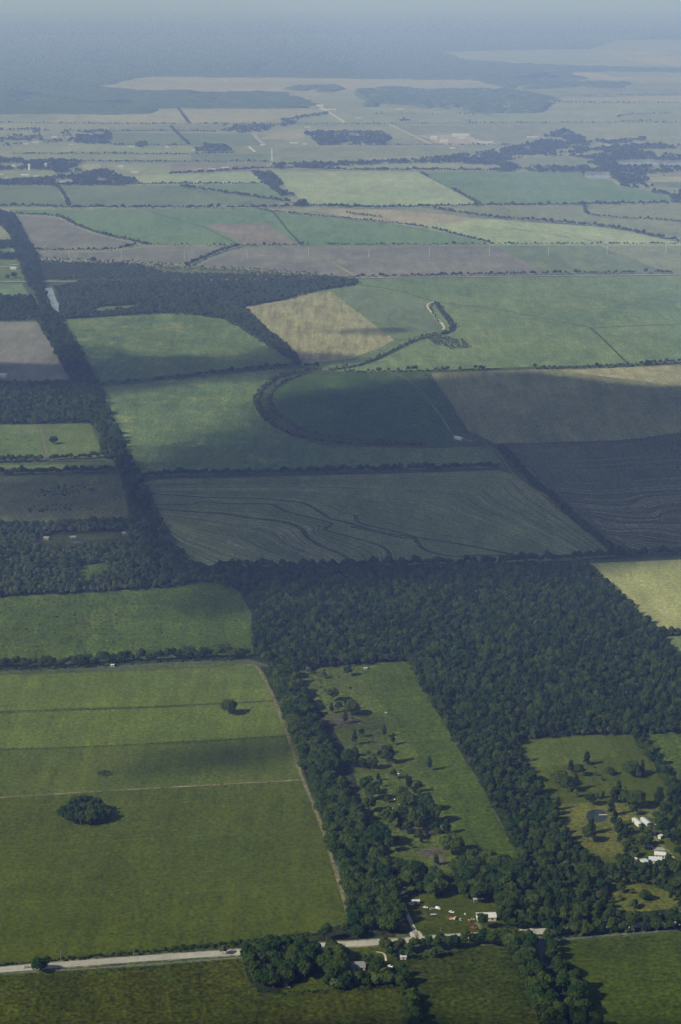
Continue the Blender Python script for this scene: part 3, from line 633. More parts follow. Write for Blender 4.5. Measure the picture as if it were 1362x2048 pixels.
def crown_broad(R, Hc, base, nl, seed, leaf=1.0, dens=70):
    """crown: lobes of leaf clumps over an uneven dome; R radius, from BASE to BASE+Hc"""
    random.seed(seed)
    bm = bmesh.new()
    zc = base + Hc * 0.48
    for i in range(nl):
        a = i * 2.399963 + random.uniform(-.4, .4)
        u = (i + 0.5) / nl
        el = math.asin(max(-1, min(1, 1.0 - 1.45 * u)))
        rr = random.uniform(0.52, 0.80)
        c = (R * rr * math.cos(el) * math.cos(a), R * rr * math.cos(el) * math.sin(a), zc + Hc * 0.5 * rr * math.sin(el))
        r = R * random.uniform(0.26, 0.46)
        blob(bm, c, r * 0.84, 1, 0.85)
        leaf_quads(bm, c, r, int(dens * (r / (0.36 * R)) ** 2), leaf, 0.85)
    blob(bm, (0, 0, zc), R * 0.55, 1, Hc / (2 * R))
    return bm


def crown_pine(R, Hc, base, seed):
    random.seed(seed)
    bm = bmesh.new()
    n = 16
    for i in range(n):
        u = i / (n - 1)
        z = base + Hc * (0.05 + 0.93 * u)
        rad = R * (0.35 + 0.75 * math.sin(PI * min(1, 0.25 + 0.72 * u))) * (1.0 - 0.55 * u ** 3)
        for k in range(1 if u > .9 else 2):
            a = random.uniform(0, 2 * PI); q = rad * random.uniform(0.15, 0.75)
            c = (q * math.cos(a), q * math.sin(a), z + random.uniform(-.4, .4))
            r = R * random.uniform(0.28, 0.46)
            blob(bm, c, r * 0.8, 1, 0.7)
            leaf_quads(bm, c, r, 46, 0.9, 0.7, 0.3)
    return bm


def trunk_bm(h, r, crown_r, seed, limbs=4):
    random.seed(seed)
    bm = bmesh.new()

    def tube(a, b, r0, r1, n=7, seg=4):
        a, b = Vector(a), Vector(b); prev = None
        d = (b - a).normalized(); t = d.orthogonal().normalized(); s = d.cross(t)
        for i in range(seg + 1):
            u = i / seg; c = a.lerp(b, u) + Vector((random.uniform(-.08, .08), random.uniform(-.08, .08), 0)) * (1 if 0 < i < seg else 0)
            rr = r0 + (r1 - r0) * u
            ring = [bm.verts.new(c + (t * math.cos(2 * PI * k / n) + s * math.sin(2 * PI * k / n)) * rr) for k in range(n)]
            if prev:
                for k in range(n): bm.faces.new((prev[k], prev[(k + 1) % n], ring[(k + 1) % n], ring[k]))
            prev = ring
        bm.faces.new(prev)
    tube((0, 0, -0.3), (random.uniform(-.3, .3), random.uniform(-.3, .3), h), r * 1.25, r * 0.5, 8, 5)
    for i in range(limbs):
        a = i * 2 * PI / limbs + random.uniform(-.4, .4); z = h * random.uniform(0.62, 0.85)
        tube((0, 0, z), (crown_r * .6 * math.cos(a), crown_r * .6 * math.sin(a), z + h * random.uniform(.3, .55)), r * 0.5, r * 0.15, 6, 3)
    return bm


PROTO = []   # (crown mesh, trunk mesh, full height, name)


def proto(kind, crown, trunk, height):
    mc = bpy.data.meshes.new('crown'); crown.normal_update(); crown.to_mesh(mc); crown.free()
    mc.materials.append({'pine_tree': PINE, 'scrub_tree': GREY, 'young_tree': YOUNG}.get(kind, LEAF))
    mt = None
    if trunk is not None:
        mt = bpy.data.meshes.new('trunk'); trunk.normal_update(); trunk.to_mesh(mt); trunk.free(); mt.materials.append(BARK)
        for p in mt.polygons: p.use_smooth = True
    PROTO.append((mc, mt, height, kind))


proto('broadleaf_tree', crown_broad(4.6, 8.6, 2.6, 17, 1), trunk_bm(5.0, .34, 4.6, 21), 11.2)      # 0
proto('broadleaf_tree', crown_broad(4.0, 10.0, 2.6, 19, 2), trunk_bm(6.0, .32, 4.0, 22), 12.6)     # 1
proto('broadleaf_tree', crown_broad(5.6, 8.4, 2.2, 23, 3), trunk_bm(4.6, .42, 5.6, 23, 5), 10.6)   # 2
proto('broadleaf_tree', crown_broad(3.4, 8.0, 2.4, 13, 4), trunk_bm(5.0, .26, 3.4, 24), 10.4)      # 3
proto('pine_tree', crown_pine(2.6, 9.0, 3.6, 5), trunk_bm(11.5, .28, 2.0, 25, 3), 12.6)            # 4
proto('pine_tree', crown_pine(3.1, 8.2, 2.6, 6), trunk_bm(9.8, .30, 2.2, 26, 3), 10.8)             # 5
proto('shrub', crown_broad(1.9, 2.3, -0.2, 8, 7, 0.7, 45), None, 2.1)                               # 6
proto('scrub_tree', crown_broad(2.6, 6.4, 0.6, 11, 8, 0.8, 50), trunk_bm(3.4, .16, 2.6, 27), 7.0)   # 7
proto('young_tree', crown_broad(3.3, 7.6, 1.8, 14, 9, 0.9, 60), trunk_bm(4.2, .2, 3.2, 28), 9.4)       # 8
random.seed(99)
TREE_NAMES = {'broadleaf_tree': 'tree', 'pine_tree': 'pine tree', 'scrub_tree': 'tree', 'young_tree': 'tree', 'shrub': 'shrub'}

CROWN_OBJ = {}    # first placed crown of each mesh: what the masses of trees repeat


def place_tree(p, x, y, sc, rz, label, group=None, hs=None, z=0.0):
    mc, mt, h, kind = PROTO[p]
    if mt is None:
        o = bpy.data.objects.new(kind, mc); C.objects.link(o)
        o.location = (x, y, z); o.rotation_euler = (0, 0, rz); o.scale = (sc, sc, (hs or sc))
        tag(o, label, TREE_NAMES[kind], group); CROWN_OBJ.setdefault(p, o)
        return o
    e = empty(kind, (x, y, z), rz); e.scale = (sc, sc, hs or sc)
    tag(e, label, TREE_NAMES[kind], group)
    c = bpy.data.objects.new('crown', mc); C.objects.link(c); c.parent = e
    t = bpy.data.objects.new('trunk', mt); C.objects.link(t); t.parent = e
    CROWN_OBJ.setdefault(p, c)
    return e


# ---------------------------------------------------------------- where trees stand


def inside(px, py, poly):
    r = False; j = len(poly) - 1
    for i in range(len(poly)):
        xi, yi = poly[i]; xj, yj = poly[j]
        if (yi > py) != (yj > py) and px < (xj - xi) * (py - yi) / (yj - yi) + xi: r = not r
        j = i
    return r


MASS = {}     # name -> dict(label, items)
CAND = []     # (size on picture, region, proto, x, y, scale, rz, hs)


def add(region, p, x, y, sc, hs=None):
    rz = random.uniform(0, 2 * PI)
    CAND.append((region, p, x, y, sc, rz, hs or sc * random.uniform(0.85, 1.15)))


def pick(mix):
    r = random.uniform(0, sum(w for _, w in mix)); a = 0
    for p, w in mix:
        a += w
        if r <= a: return p
    return mix[-1][0]


BROAD = [(0, 3), (1, 3), (2, 2), (3, 4)]
MIXED = [(0, 2), (1, 2), (2, 1), (3, 4), (4, 2), (5, 2)]
PINEY = [(4, 3), (5, 3), (3, 1)]
SCRUB = [(7, 3), (6, 2), (3, 1)]
HEDGE = [(0, 2), (3, 3), (6, 2), (8, 3), (7, 1)]
BUSH = [(6, 1)]


def woods(region, poly, mix, spacing, scale=(0.7, 1.1), holes=(), density=1.0, top=0.75, jit=0.45, clump=0.0):
    """trees at about SPACING metres wherever both foot and most of the crown fall inside the outline seen in the photograph"""
    g = [at(*p) for p in poly]
    x0, x1 = min(a for a, _ in g), max(a for a, _ in g); y0, y1 = min(b for _, b in g), max(b for _, b in g)
    nx, ny = int((x1 - x0) / spacing) + 1, int((y1 - y0) / spacing) + 1
    for j in range(ny):
        for i in range(nx):
            if random.random() > density: continue
            x = x0 + (i + random.uniform(-jit, jit) + 0.5 * (j % 2)) * spacing; y = y0 + (j + random.uniform(-jit, jit)) * spacing
            if y < 700: continue
            if clump and mnoise.noise(Vector((x / 70.0, y / 130.0, 5.5))) + 0.5 * mnoise.noise(Vector((x / 25.0, y / 50.0, 1.5))) < clump - 0.5: continue
            p = pick(mix); sc = random.uniform(*scale)
            a = proj(x, y, 0)
            if a[0] < -70 or a[0] > 1440 or a[1] > 2150: continue
            if not inside(a[0], a[1], poly): continue
            b = proj(x, y, PROTO[p][2] * sc * top)
            if not inside(b[0], b[1], poly): continue
            if any(inside(a[0], a[1], h) or inside(b[0], b[1], h) for h in holes): continue
            add(region, p, x, y, sc)


def line(region, pts, mix, spacing, width=4.0, scale=(0.6, 1.0), gaps=0.0, smooth=True):
    g = [Vector(at(*p)) for p in (smooth_poly(pts, 5, False) if smooth else pts)]
    d = 0.0
    for a, b in zip(g, g[1:]):
        L = (b - a).length
        while d < L:
            q = a.lerp(b, d / L); n = Vector((-(b - a).y, (b - a).x)).normalized()
            q = q + n * random.uniform(-width / 2, width / 2)
            if mnoise.noise(Vector((q.x / 45.0, q.y / 45.0, 3.3))) * 0.5 + 0.5 > gaps:
                add(region, pick(mix), q.x, q.y, random.uniform(*scale))
            d += spacing * random.uniform(0.6, 1.4)
        d -= L


R = {}   # region -> (name of the mass, its label, label of one tree there, group)


def region(key, name, label, one=None, group=None):
    R[key] = (name, label, one, group)


# ---- near and middle woods (outlines of the canopy as seen)
region('forest', 'forest', 'large dense dark green forest block beside the narrow strip pasture', 'tree in the dense forest between strip pasture and roadside homestead', 'trees of the large forest')
FOREST = [(380, 1145), (480, 1132), (900, 1128), (1175, 1124), (1240, 1180), (1310, 1250), (1375, 1315), (1440, 1370), (1440, 1466), (1270, 1470), (1150, 1474), (1030, 1482), (1075, 1560), (1108, 1605), (1122, 1645), (1150, 1690), (1190, 1712), (1240, 1735), (1300, 1742), (1440, 1745), (1440, 1856), (1100, 1876), (1075, 1860), (1020, 1860), (1000, 1845), (992, 1800), (940, 1790), (905, 1745), (900, 1715), (960, 1700), (1042, 1722), (1000, 1640), (955, 1562), (905, 1480), (845, 1385), (817, 1325), (700, 1332), (600, 1345), (520, 1322), (500, 1295), (506, 1235), (485, 1185), (400, 1160)]
woods('forest', FOREST, MIXED + [(7, 1)], 4.9, (0.34, 0.95), holes=[[(1215, 1790), (1250, 1770), (1300, 1775), (1355, 1785), (1355, 1815), (1300, 1825), (1240, 1825)], [(1250, 1600), (1440, 1600), (1440, 1722), (1300, 1738), (1262, 1728)]])
region('beltwest', 'tree_belt', 'dark belt of trees between hay meadow and strip pasture', 'broad tree in the dense belt between hay meadow and strip pasture', 'trees of the belt beside the hay meadow')
BELTW = [(515, 1318), (598, 1335), (615, 1400), (640, 1440), (658, 1500), (680, 1560), (712, 1590), (730, 1640), (760, 1700), (790, 1735), (800, 1770), (802, 1840), (800, 1868), (660, 1880), (640, 1890), (632, 1862), (705, 1838), (672, 1720), (655, 1665), (610, 1545), (575, 1450), (560, 1400)]
woods('beltwest', BELTW, [(0, 3), (1, 3), (2, 3), (3, 2)], 6.2, (0.75, 1.15))
region('yardwood', 'grove', 'grove of trees behind the roadside lawn and parked vehicles', 'tree in the grove behind the roadside lawn', 'trees of the grove behind the lawn')
woods('yardwood', [(765, 1720), (830, 1725), (880, 1735), (890, 1790), (870, 1800), (840, 1790), (812, 1790), (800, 1770)], BROAD, 6.5, (0.8, 1.15))
woods('yardwood', [(902, 1720), (960, 1705), (1040, 1715), (1060, 1760), (1010, 1850), (1000, 1800), (960, 1815), (920, 1800), (905, 1760)], BROAD, 6.2, (0.8, 1.15))
region('roadclump', 'grove', 'big dark clump of trees at the south side of the road', 'tree in the big dark clump south of the pale road', 'trees of the clump south of the road')
woods('roadclump', [(488, 1890), (540, 1872), (620, 1880), (645, 1885), (640, 1925), (615, 1955), (560, 1978), (515, 1975), (495, 1940)], [(0, 2), (1, 2), (2, 3), (3, 2)], 6.2, (0.72, 1.15))
region('homeclump', 'grove', 'trees crowding round the grey roofed house', 'tree crowding round the grey roofed house south of the road', 'trees round the grey roofed house')
woods('homeclump', [(648, 1890), (700, 1880), (760, 1885), (790, 1892), (750, 1900), (690, 1918), (690, 1950), (700, 1975), (650, 1980)], BROAD, 6.3, (0.8, 1.15))
woods('homeclump', [(732, 1915), (780, 1925), (778, 1950), (740, 1955)], BROAD, 6.3, (0.75, 1.05))
woods('homeclump', [(650, 1945), (720, 1948), (790, 1948), (795, 1975), (660, 1985)], HEDGE, 5.0, (0.7, 1.0))
region('roadhedge', 'hedge', 'hedge of small trees along the south edge of the road opposite the lawn', 'small tree in the roadside hedge opposite the lawn', 'trees of the hedge opposite the lawn')
line('roadhedge', [(770, 1906), (830, 1902), (880, 1897), (950, 1890), (1010, 1890)], [(3, 3), (0, 2)], 4.0, 6, (0.65, 1.0))
line('roadhedge', [(780, 1918), (850, 1914), (880, 1910)], HEDGE, 3.6, 6, (0.6, 0.9))
region('creekwest', 'tree_belt', 'row of trees on the west bank of the dark creek', 'tree on the west bank of the dark creek', 'trees on the west creek bank')
woods('creekwest', [(1005, 1862), (1060, 1858), (1078, 1925), (1108, 1985), (1160, 2100), (1105, 2140), (1060, 1995), (1030, 1930)], [(0, 3), (1, 3), (2, 2)], 6.0, (0.8, 1.15))
region('creekeast', 'tree_belt', 'row of trees on the east bank of the dark creek', 'tree on the east bank of the dark creek', 'trees on the east creek bank')
woods('creekeast', [(1078, 1862), (1105, 1860), (1140, 1940), (1178, 1985), (1215, 2100), (1165, 2140), (1125, 1990)], [(0, 3), (1, 3), (2, 2)], 6.0, (0.8, 1.15))
region('southhedge', 'hedge', 'narrow hedge running away from the grey roofed house between two olive meadows', 'tree in the narrow hedge between the two olive meadows', 'trees of the hedge between olive meadows')
line('southhedge', [(796, 1955), (808, 1980), (820, 2005), (830, 2060), (842, 2130)], [(3, 4), (0, 2), (6, 2)], 2.6, 5, (0.6, 0.95))
region('fieldhedge', 'weedy_hedge', 'low weedy hedge along the meadow side of the pale road', None)
line('fieldhedge', [(-80, 1936), (200, 1912), (440, 1892), (560, 1877), (650, 1865)], BUSH, 2.0, 5, (0.35, 0.85), gaps=0.33)
line('fieldhedge', [(330, 1898), (440, 1889), (560, 1876), (650, 1866)], [(6, 1)], 1.9, 4, (0.4, 0.9), gaps=0.25)
line('fieldhedge', [(-80, 1960), (150, 1946), (300, 1936), (500, 1920)], BUSH, 4.0, 2, (0.2, 0.45), gaps=0.4)
region('rightroadhedge', 'weedy_hedge', 'pale shrubby roadside hedge along the plain green meadow', None)
line('rightroadhedge', [(1090, 1876), (1200, 1867), (1362, 1856), (1460, 1850)], [(7, 3), (6, 3), (3, 1)], 2.6, 7, (0.5, 0.9))
region('fencehedge', 'hedge', 'thin shrub line below the grove on the lawn south of the road', None)
line('fencehedge', [(515, 1985), (560, 1986), (640, 1984), (700, 1980), (790, 1974)], [(6, 1)], 2.2, 3, (0.3, 0.7))
region('pasturetrees', 'scattered_trees', 'small trees scattered over the grazed half of the strip pasture', 'small tree scattered in the grazed pasture between belt and mown strip', 'small trees of the grazed pasture')
woods('pasturetrees', [(690, 1500), (760, 1480), (830, 1570), (870, 1640), (890, 1700), (800, 1700), (745, 1640)], MIXED, 13, (0.4, 0.75), density=0.5, top=0, jit=1.2)
woods('pasturetrees', [(640, 1400), (700, 1400), (730, 1470), (690, 1500)], MIXED, 12, (0.5, 0.85), density=0.6, top=0, jit=1.2)
woods('pasturetrees', [(760, 1700), (800, 1640), (880, 1650), (870, 1670), (800, 1680), (790, 1710)], BROAD, 9, (0.6, 0.95), density=0.6, top=0, jit=1.0)
woods('pasturetrees', [(870, 1725), (905, 1715), (905, 1770), (890, 1780)], MIXED, 9, (0.5, 0.8), density=0.6, top=0, jit=1.0)
# right homestead
region('homebelt', 'tree_belt', 'diagonal tree line between the pond pasture and the bright green field', 'tree in the diagonal line between pond pasture and bright green field', 'trees of the diagonal line by the pond pasture')
line('homebelt', [(1272, 1474), (1290, 1505), (1315, 1540), (1338, 1572), (1352, 1600)], [(3, 3), (0, 3), (5, 1)], 3.2, 7, (0.55, 0.85))
region('rightgrove', 'grove', 'trees scattered among the pale buildings of the eastern homestead', 'tree among the pale buildings of the pond homestead', 'trees among the pond homestead buildings')
for q in [(1358, 1690), (1350, 1675), (1330, 1668), (1312, 1640), (1350, 1625), (1338, 1600), (1356, 1590), (1346, 1650), (1358, 1712), (1335, 1728), (1348, 1735), (1262, 1735), (1278, 1740), (1300, 1745), (1315, 1668), (1285, 1668), (1296, 1672), (1325, 1645), (1340, 1650), (1352, 1640), (1345, 1630), (1330, 1628), (1358, 1660), (1335, 1682), (1345, 1690), (1278, 1700), (1262, 1690), (1255, 1700), (1270, 1712), (1240, 1690), (1252, 1720), (1285, 1690), (1300, 1690), (1354, 1615), (1340, 1610), (1320, 1655)]:
    x, y = at(q[0] + random.uniform(-2, 2), q[1]); add('rightgrove', pick(MIXED), x, y, random.uniform(0.6, 0.9))
woods('rightgrove', [(1325, 1600), (1345, 1595), (1440, 1600), (1440, 1700), (1345, 1695), (1318, 1660), (1322, 1630)], MIXED, 7.5, (0.55, 0.9), density=0.75, top=0.3)
woods('rightgrove', [(1215, 1795), (1260, 1772), (1350, 1790), (1350, 1812), (1240, 1822)], MIXED + [(8, 3), (7, 2)], 9, (0.4, 0.75), density=0.45, top=0, jit=1.2)
woods('rightgrove', [(1236, 1715), (1262, 1728), (1300, 1738), (1330, 1728), (1345, 1760), (1240, 1770)], MIXED, 6.5, (0.55, 0.9), top=0.3)
woods('rightgrove', [(1295, 1730), (1330, 1722), (1440, 1700), (1440, 1790), (1360, 1785), (1300, 1772)], MIXED, 6.5, (0.6, 0.95))
region('tanhedge', 'hedge', 'short hedge at the near end of the pale hay field', None)
line('tanhedge', [(1300, 1270), (1340, 1271), (1440, 1268)], HEDGE, 3.5, 5, (0.5, 0.9))
# left middle
region('meadowhedge', 'hedge', 'tree hedge between the green meadow and the hay meadow', 'tree in the hedge between green meadow and hay meadow', 'trees of the hay meadow hedge')
line('meadowhedge', [(-60, 1337), (60, 1334), (230, 1326), (300, 1320), (500, 1313)], [(0, 3), (3, 3), (2, 1), (1, 1)], 3.6, 9, (0.65, 0.98))
line('meadowhedge', [(-60, 1342), (60, 1338), (230, 1331), (300, 1325), (500, 1318)], BUSH, 2.6, 4, (0.5, 0.9))
region('westwood', 'woodland', 'pale topped woodland round the small clearing west of the stubble field', None)
WW = [(-60, 1046), (100, 1040), (262, 1034), (300, 1060), (350, 1095), (398, 1128), (470, 1132), (470, 1162), (395, 1168), (300, 1180), (120, 1190), (-60, 1200)]
woods('westwood', WW, [(3, 3), (0, 1), (8, 8), (7, 2)], 5.6, (0.5, 1.0), holes=[[(150, 1142), (165, 1128), (186, 1130), (203, 1119), (214, 1132), (205, 1146), (186, 1148), (178, 1160), (166, 1156)], [(70, 1082), (110, 1068), (255, 1064), (255, 1076), (150, 1090), (80, 1090)]])
region('riverbelt', 'tree_belt', 'winding belt of tall trees along the canal and west side of the stubble field', None)
RB = [(30, 428), (50, 470), (72, 502), (82, 545), (92, 575), (112, 622), (150, 680), (190, 755), (215, 815), (240, 870), (262, 920), (287, 955), (312, 1020), (348, 1085), (388, 1132), (290, 1136), (262, 1050), (250, 965), (225, 922), (205, 915), (200, 870), (175, 840), (150, 770), (105, 700), (75, 640), (75, 590), (55, 572), (45, 545), (30, 505), (20, 470), (-10, 440), (-10, 415)]
woods('riverbelt', RB, [(0, 3), (1, 2), (2, 1), (3, 2), (8, 6), (7, 2)], 7.0, (0.75, 1.1), holes=[[(86, 572), (104, 572), (122, 612), (120, 630), (106, 622)]])
region('hedge950', 'hedge', 'long straight tree hedge along the far edge of the combed stubble field', None)
line('hedge950', [(255, 957), (400, 952), (600, 949), (800, 943), (1000, 937)], [(0, 3), (3, 3), (1, 1)], 3.8, 7, (0.6, 0.95))
region('hedge1130', 'hedge', 'long tree hedge between the combed stubble field and the forest', None)
line('hedge1130', [(370, 1140), (600, 1138), (780, 1134), (950, 1130), (1130, 1122), (1240, 1116), (1362, 1110), (1440, 1107)], [(0, 3), (3, 3), (1, 1)], 3.8, 8, (0.55, 1.0), gaps=0.12)
region('diaghedge', 'hedge', 'diagonal tree hedge between the combed stubble and the dark ploughed field', None)
line('diaghedge', [(998, 898), (1030, 930), (1060, 962), (1130, 1022), (1200, 1085), (1242, 1114)], [(0, 3), (3, 3), (2, 1)], 3.4, 7, (0.55, 0.9), gaps=0.1)
region('hedge760', 'hedge', 'hedge between the two shaded rolling pastures', None)
line('hedge760', [(190, 773), (330, 761), (500, 741), (600, 734), (640, 738)], [(3, 3), (6, 3), (0, 2)], 4.0, 8, (0.5, 0.85))
region('hedge740', 'hedge', 'low hedge along the near edge of the wide pale pasture', None)
line('hedge740', [(690, 745), (860, 742), (1000, 739), (1200, 736), (1300, 730), (1440, 720)], [(6, 5), (7, 2), (3, 1)], 3.4, 6, (0.7, 1.1), gaps=0.25)
line('hedge740', [(1290, 731), (1362, 725), (1440, 720)], HEDGE, 5, 6, (0.6, 0.9))
region('loopscrub', 'scrub', 'horseshoe loop of grey scrub lining the old creek bend', None)
line('loopscrub', [(640, 738), (590, 746), (555, 757), (527, 775), (514, 798), (522, 825), (555, 855), (610, 876), (690, 887), (780, 890), (850, 890)], [(7, 4), (6, 5)], 2.1, 10, (0.45, 0.95), gaps=0.08)
line('loopscrub', [(625, 745), (585, 756), (553, 773), (538, 795), (546, 820), (580, 847), (630, 868), (700, 880), (780, 886), (840, 888)], [(7, 4), (6, 5)], 2.4, 8, (0.45, 0.9), gaps=0.12)
region('leveescrub', 'scrub', 'scrub along the winding levee road in the wide pasture', None)
line('leveescrub', [(872, 604), (884, 622), (902, 645), (906, 658), (890, 667), (850, 674), (810, 690), (770, 710), (720, 730), (660, 740)], [(6, 4), (7, 2)], 3.0, 10, (0.5, 0.95), gaps=0.1)
line('leveescrub', [(868, 606), (862, 618), (880, 645)], BUSH, 3.5, 5, (0.5, 0.8))
region('greypatch', 'thicket', 'isolated grey thicket in the wide pasture below the levee bend', None)
woods('greypatch', [(852, 676), (880, 672), (925, 682), (945, 696), (905, 699), (870, 690)], [(7, 3), (6, 2)], 5.2, (0.35, 0.75), top=0, density=0.75)
region('stubblebelt', 'tree_belt', 'diagonal tree belt between the straw stubble and the rolling pasture', None)
woods('stubblebelt', [(395, 618), (470, 605), (495, 620), (530, 655), (575, 690), (608, 727), (590, 730), (540, 697), (475, 655)], [(7, 4), (8, 3), (3, 1)], 6.0, (0.6, 1.0), top=0.4)
region('roadwood', 'woodland', 'wide woodland below the straight far road with a thin grass strip', None)
woods('roadwood', [(108, 575), (160, 562), (460, 560), (690, 556), (716, 560), (715, 570), (640, 582), (572, 600), (485, 615), (400, 632), (320, 628), (120, 640), (118, 610)], [(3, 2), (7, 4), (8, 7)], 6.4, (0.55, 1.0), top=0.4, holes=[[(188, 620), (200, 614), (262, 611), (285, 607), (262, 617), (195, 623)]])
region('scrubwood', 'scrub', 'scrubby young wood between bare brown fields and the straight far road', None)
woods('scrubwood', [(75, 522), (280, 528), (330, 545), (560, 549), (700, 553), (690, 556), (560, 558), (340, 560), (88, 561)], [(7, 3), (8, 4), (6, 2)], 6.5, (0.6, 0.95), top=0.5)
woods('scrubwood', [(75, 515), (280, 522), (420, 532), (560, 540), (690, 552), (560, 550), (280, 536), (80, 530)], [(7, 2), (6, 4)], 9.0, (0.6, 0.95), top=0.2, density=0.7)
region('westwoods', 'woodland', 'woodland above the bright mown pasture at the west edge', None)
woods('westwoods', [(-60, 762), (150, 760), (180, 800), (200, 845), (-60, 852)], [(0, 2), (3, 2), (1, 1), (8, 5)], 6.5, (0.65, 1.05))
region('canalwood', 'woodland', 'dark wood beside the canal above the western ploughed field', None)
woods('canalwood', [(-60, 594), (62, 590), (80, 640), (-60, 644)], [(0, 2), (3, 2), (8, 4)], 7, (0.6, 1.0), top=0.5)
woods('canalwood', [(-40, 484), (20, 482), (24, 497), (-40, 499)], BROAD, 7, (0.6, 1.0), top=0.4)
woods('canalwood', [(-40, 508), (30, 507), (38, 519), (-40, 521)], BROAD, 7, (0.6, 1.0), top=0.4)
region('lanehedge', 'hedge', 'paired hedges either side of the narrow lane below the bright mown pasture', None)
line('lanehedge', [(-60, 926), (20, 924), (84, 921)], [(0, 2), (3, 3)], 3.4, 8, (0.55, 0.85))
line('lanehedge', [(102, 921), (200, 916)], [(0, 2), (3, 3)], 3.4, 8, (0.55, 0.85))
line('lanehedge', [(-60, 951), (100, 948), (230, 944)], [(0, 3), (3, 3)], 3.2, 9, (0.6, 0.9))
region('shrubs', 'shrubland', 'low shrubs dotted over the rough pastures of the west side', None)
woods('shrubs', [(60, 985), (100, 972), (180, 970), (195, 980), (150, 992), (80, 995)], BUSH, 6, (0.4, 0.9), density=0.5, top=0)
woods('shrubs', [(50, 1012), (140, 1008), (160, 1022), (60, 1026)], BUSH, 6, (0.4, 0.9), density=0.5, top=0)
woods('shrubs', [(-20, 852), (70, 852), (75, 905), (-20, 908)], BUSH, 12, (0.25, 0.6), density=0.35, top=0)
woods('shrubs', [(-40, 1200), (450, 1180), (495, 1290), (-40, 1310)], BUSH, 13, (0.2, 0.55), density=0.3, top=0)
woods('shrubs', [(610, 1345), (690, 1335), (740, 1440), (680, 1440)], BUSH, 8, (0.3, 0.7), density=0.25, top=0)
woods('shrubs', [(1050, 1540), (1300, 1530), (1320, 1600), (1110, 1600)], BUSH, 13, (0.3, 0.6), density=0.25, top=0)
line('shrubs', [(-40, 1498), (80, 1496), (220, 1490), (420, 1481), (560, 1472)], BUSH, 3.2, 2, (0.2, 0.4), gaps=0.45)
line('shrubs', [(500, 1406), (260, 1417), (0, 1426)], BUSH, 3.2, 2, (0.15, 0.32), gaps=0.5)
line('shrubs', [(850, 748), (890, 800), (935, 865), (985, 892)], BUSH, 5, 5, (0.3, 0.6), gaps=0.4)
line('shrubs', [(1180, 655), (1210, 682), (1255, 727)], BUSH, 9, 6, (0.25, 0.55), gaps=0.5)
line('shrubs', [(960, 889), (1150, 886), (1362, 868)], BUSH, 5, 8, (0.25, 0.5), gaps=0.4)
woods('shrubs', [(195, 1546), (210, 1539), (224, 1546), (210, 1554)], BUSH, 3.2, (0.3, 0.6), density=0.8, top=0)
woods('shrubs', [(700, 1470), (800, 1500), (870, 1640), (740, 1640)], BUSH, 11, (0.3, 0.7), density=0.25, top=0)

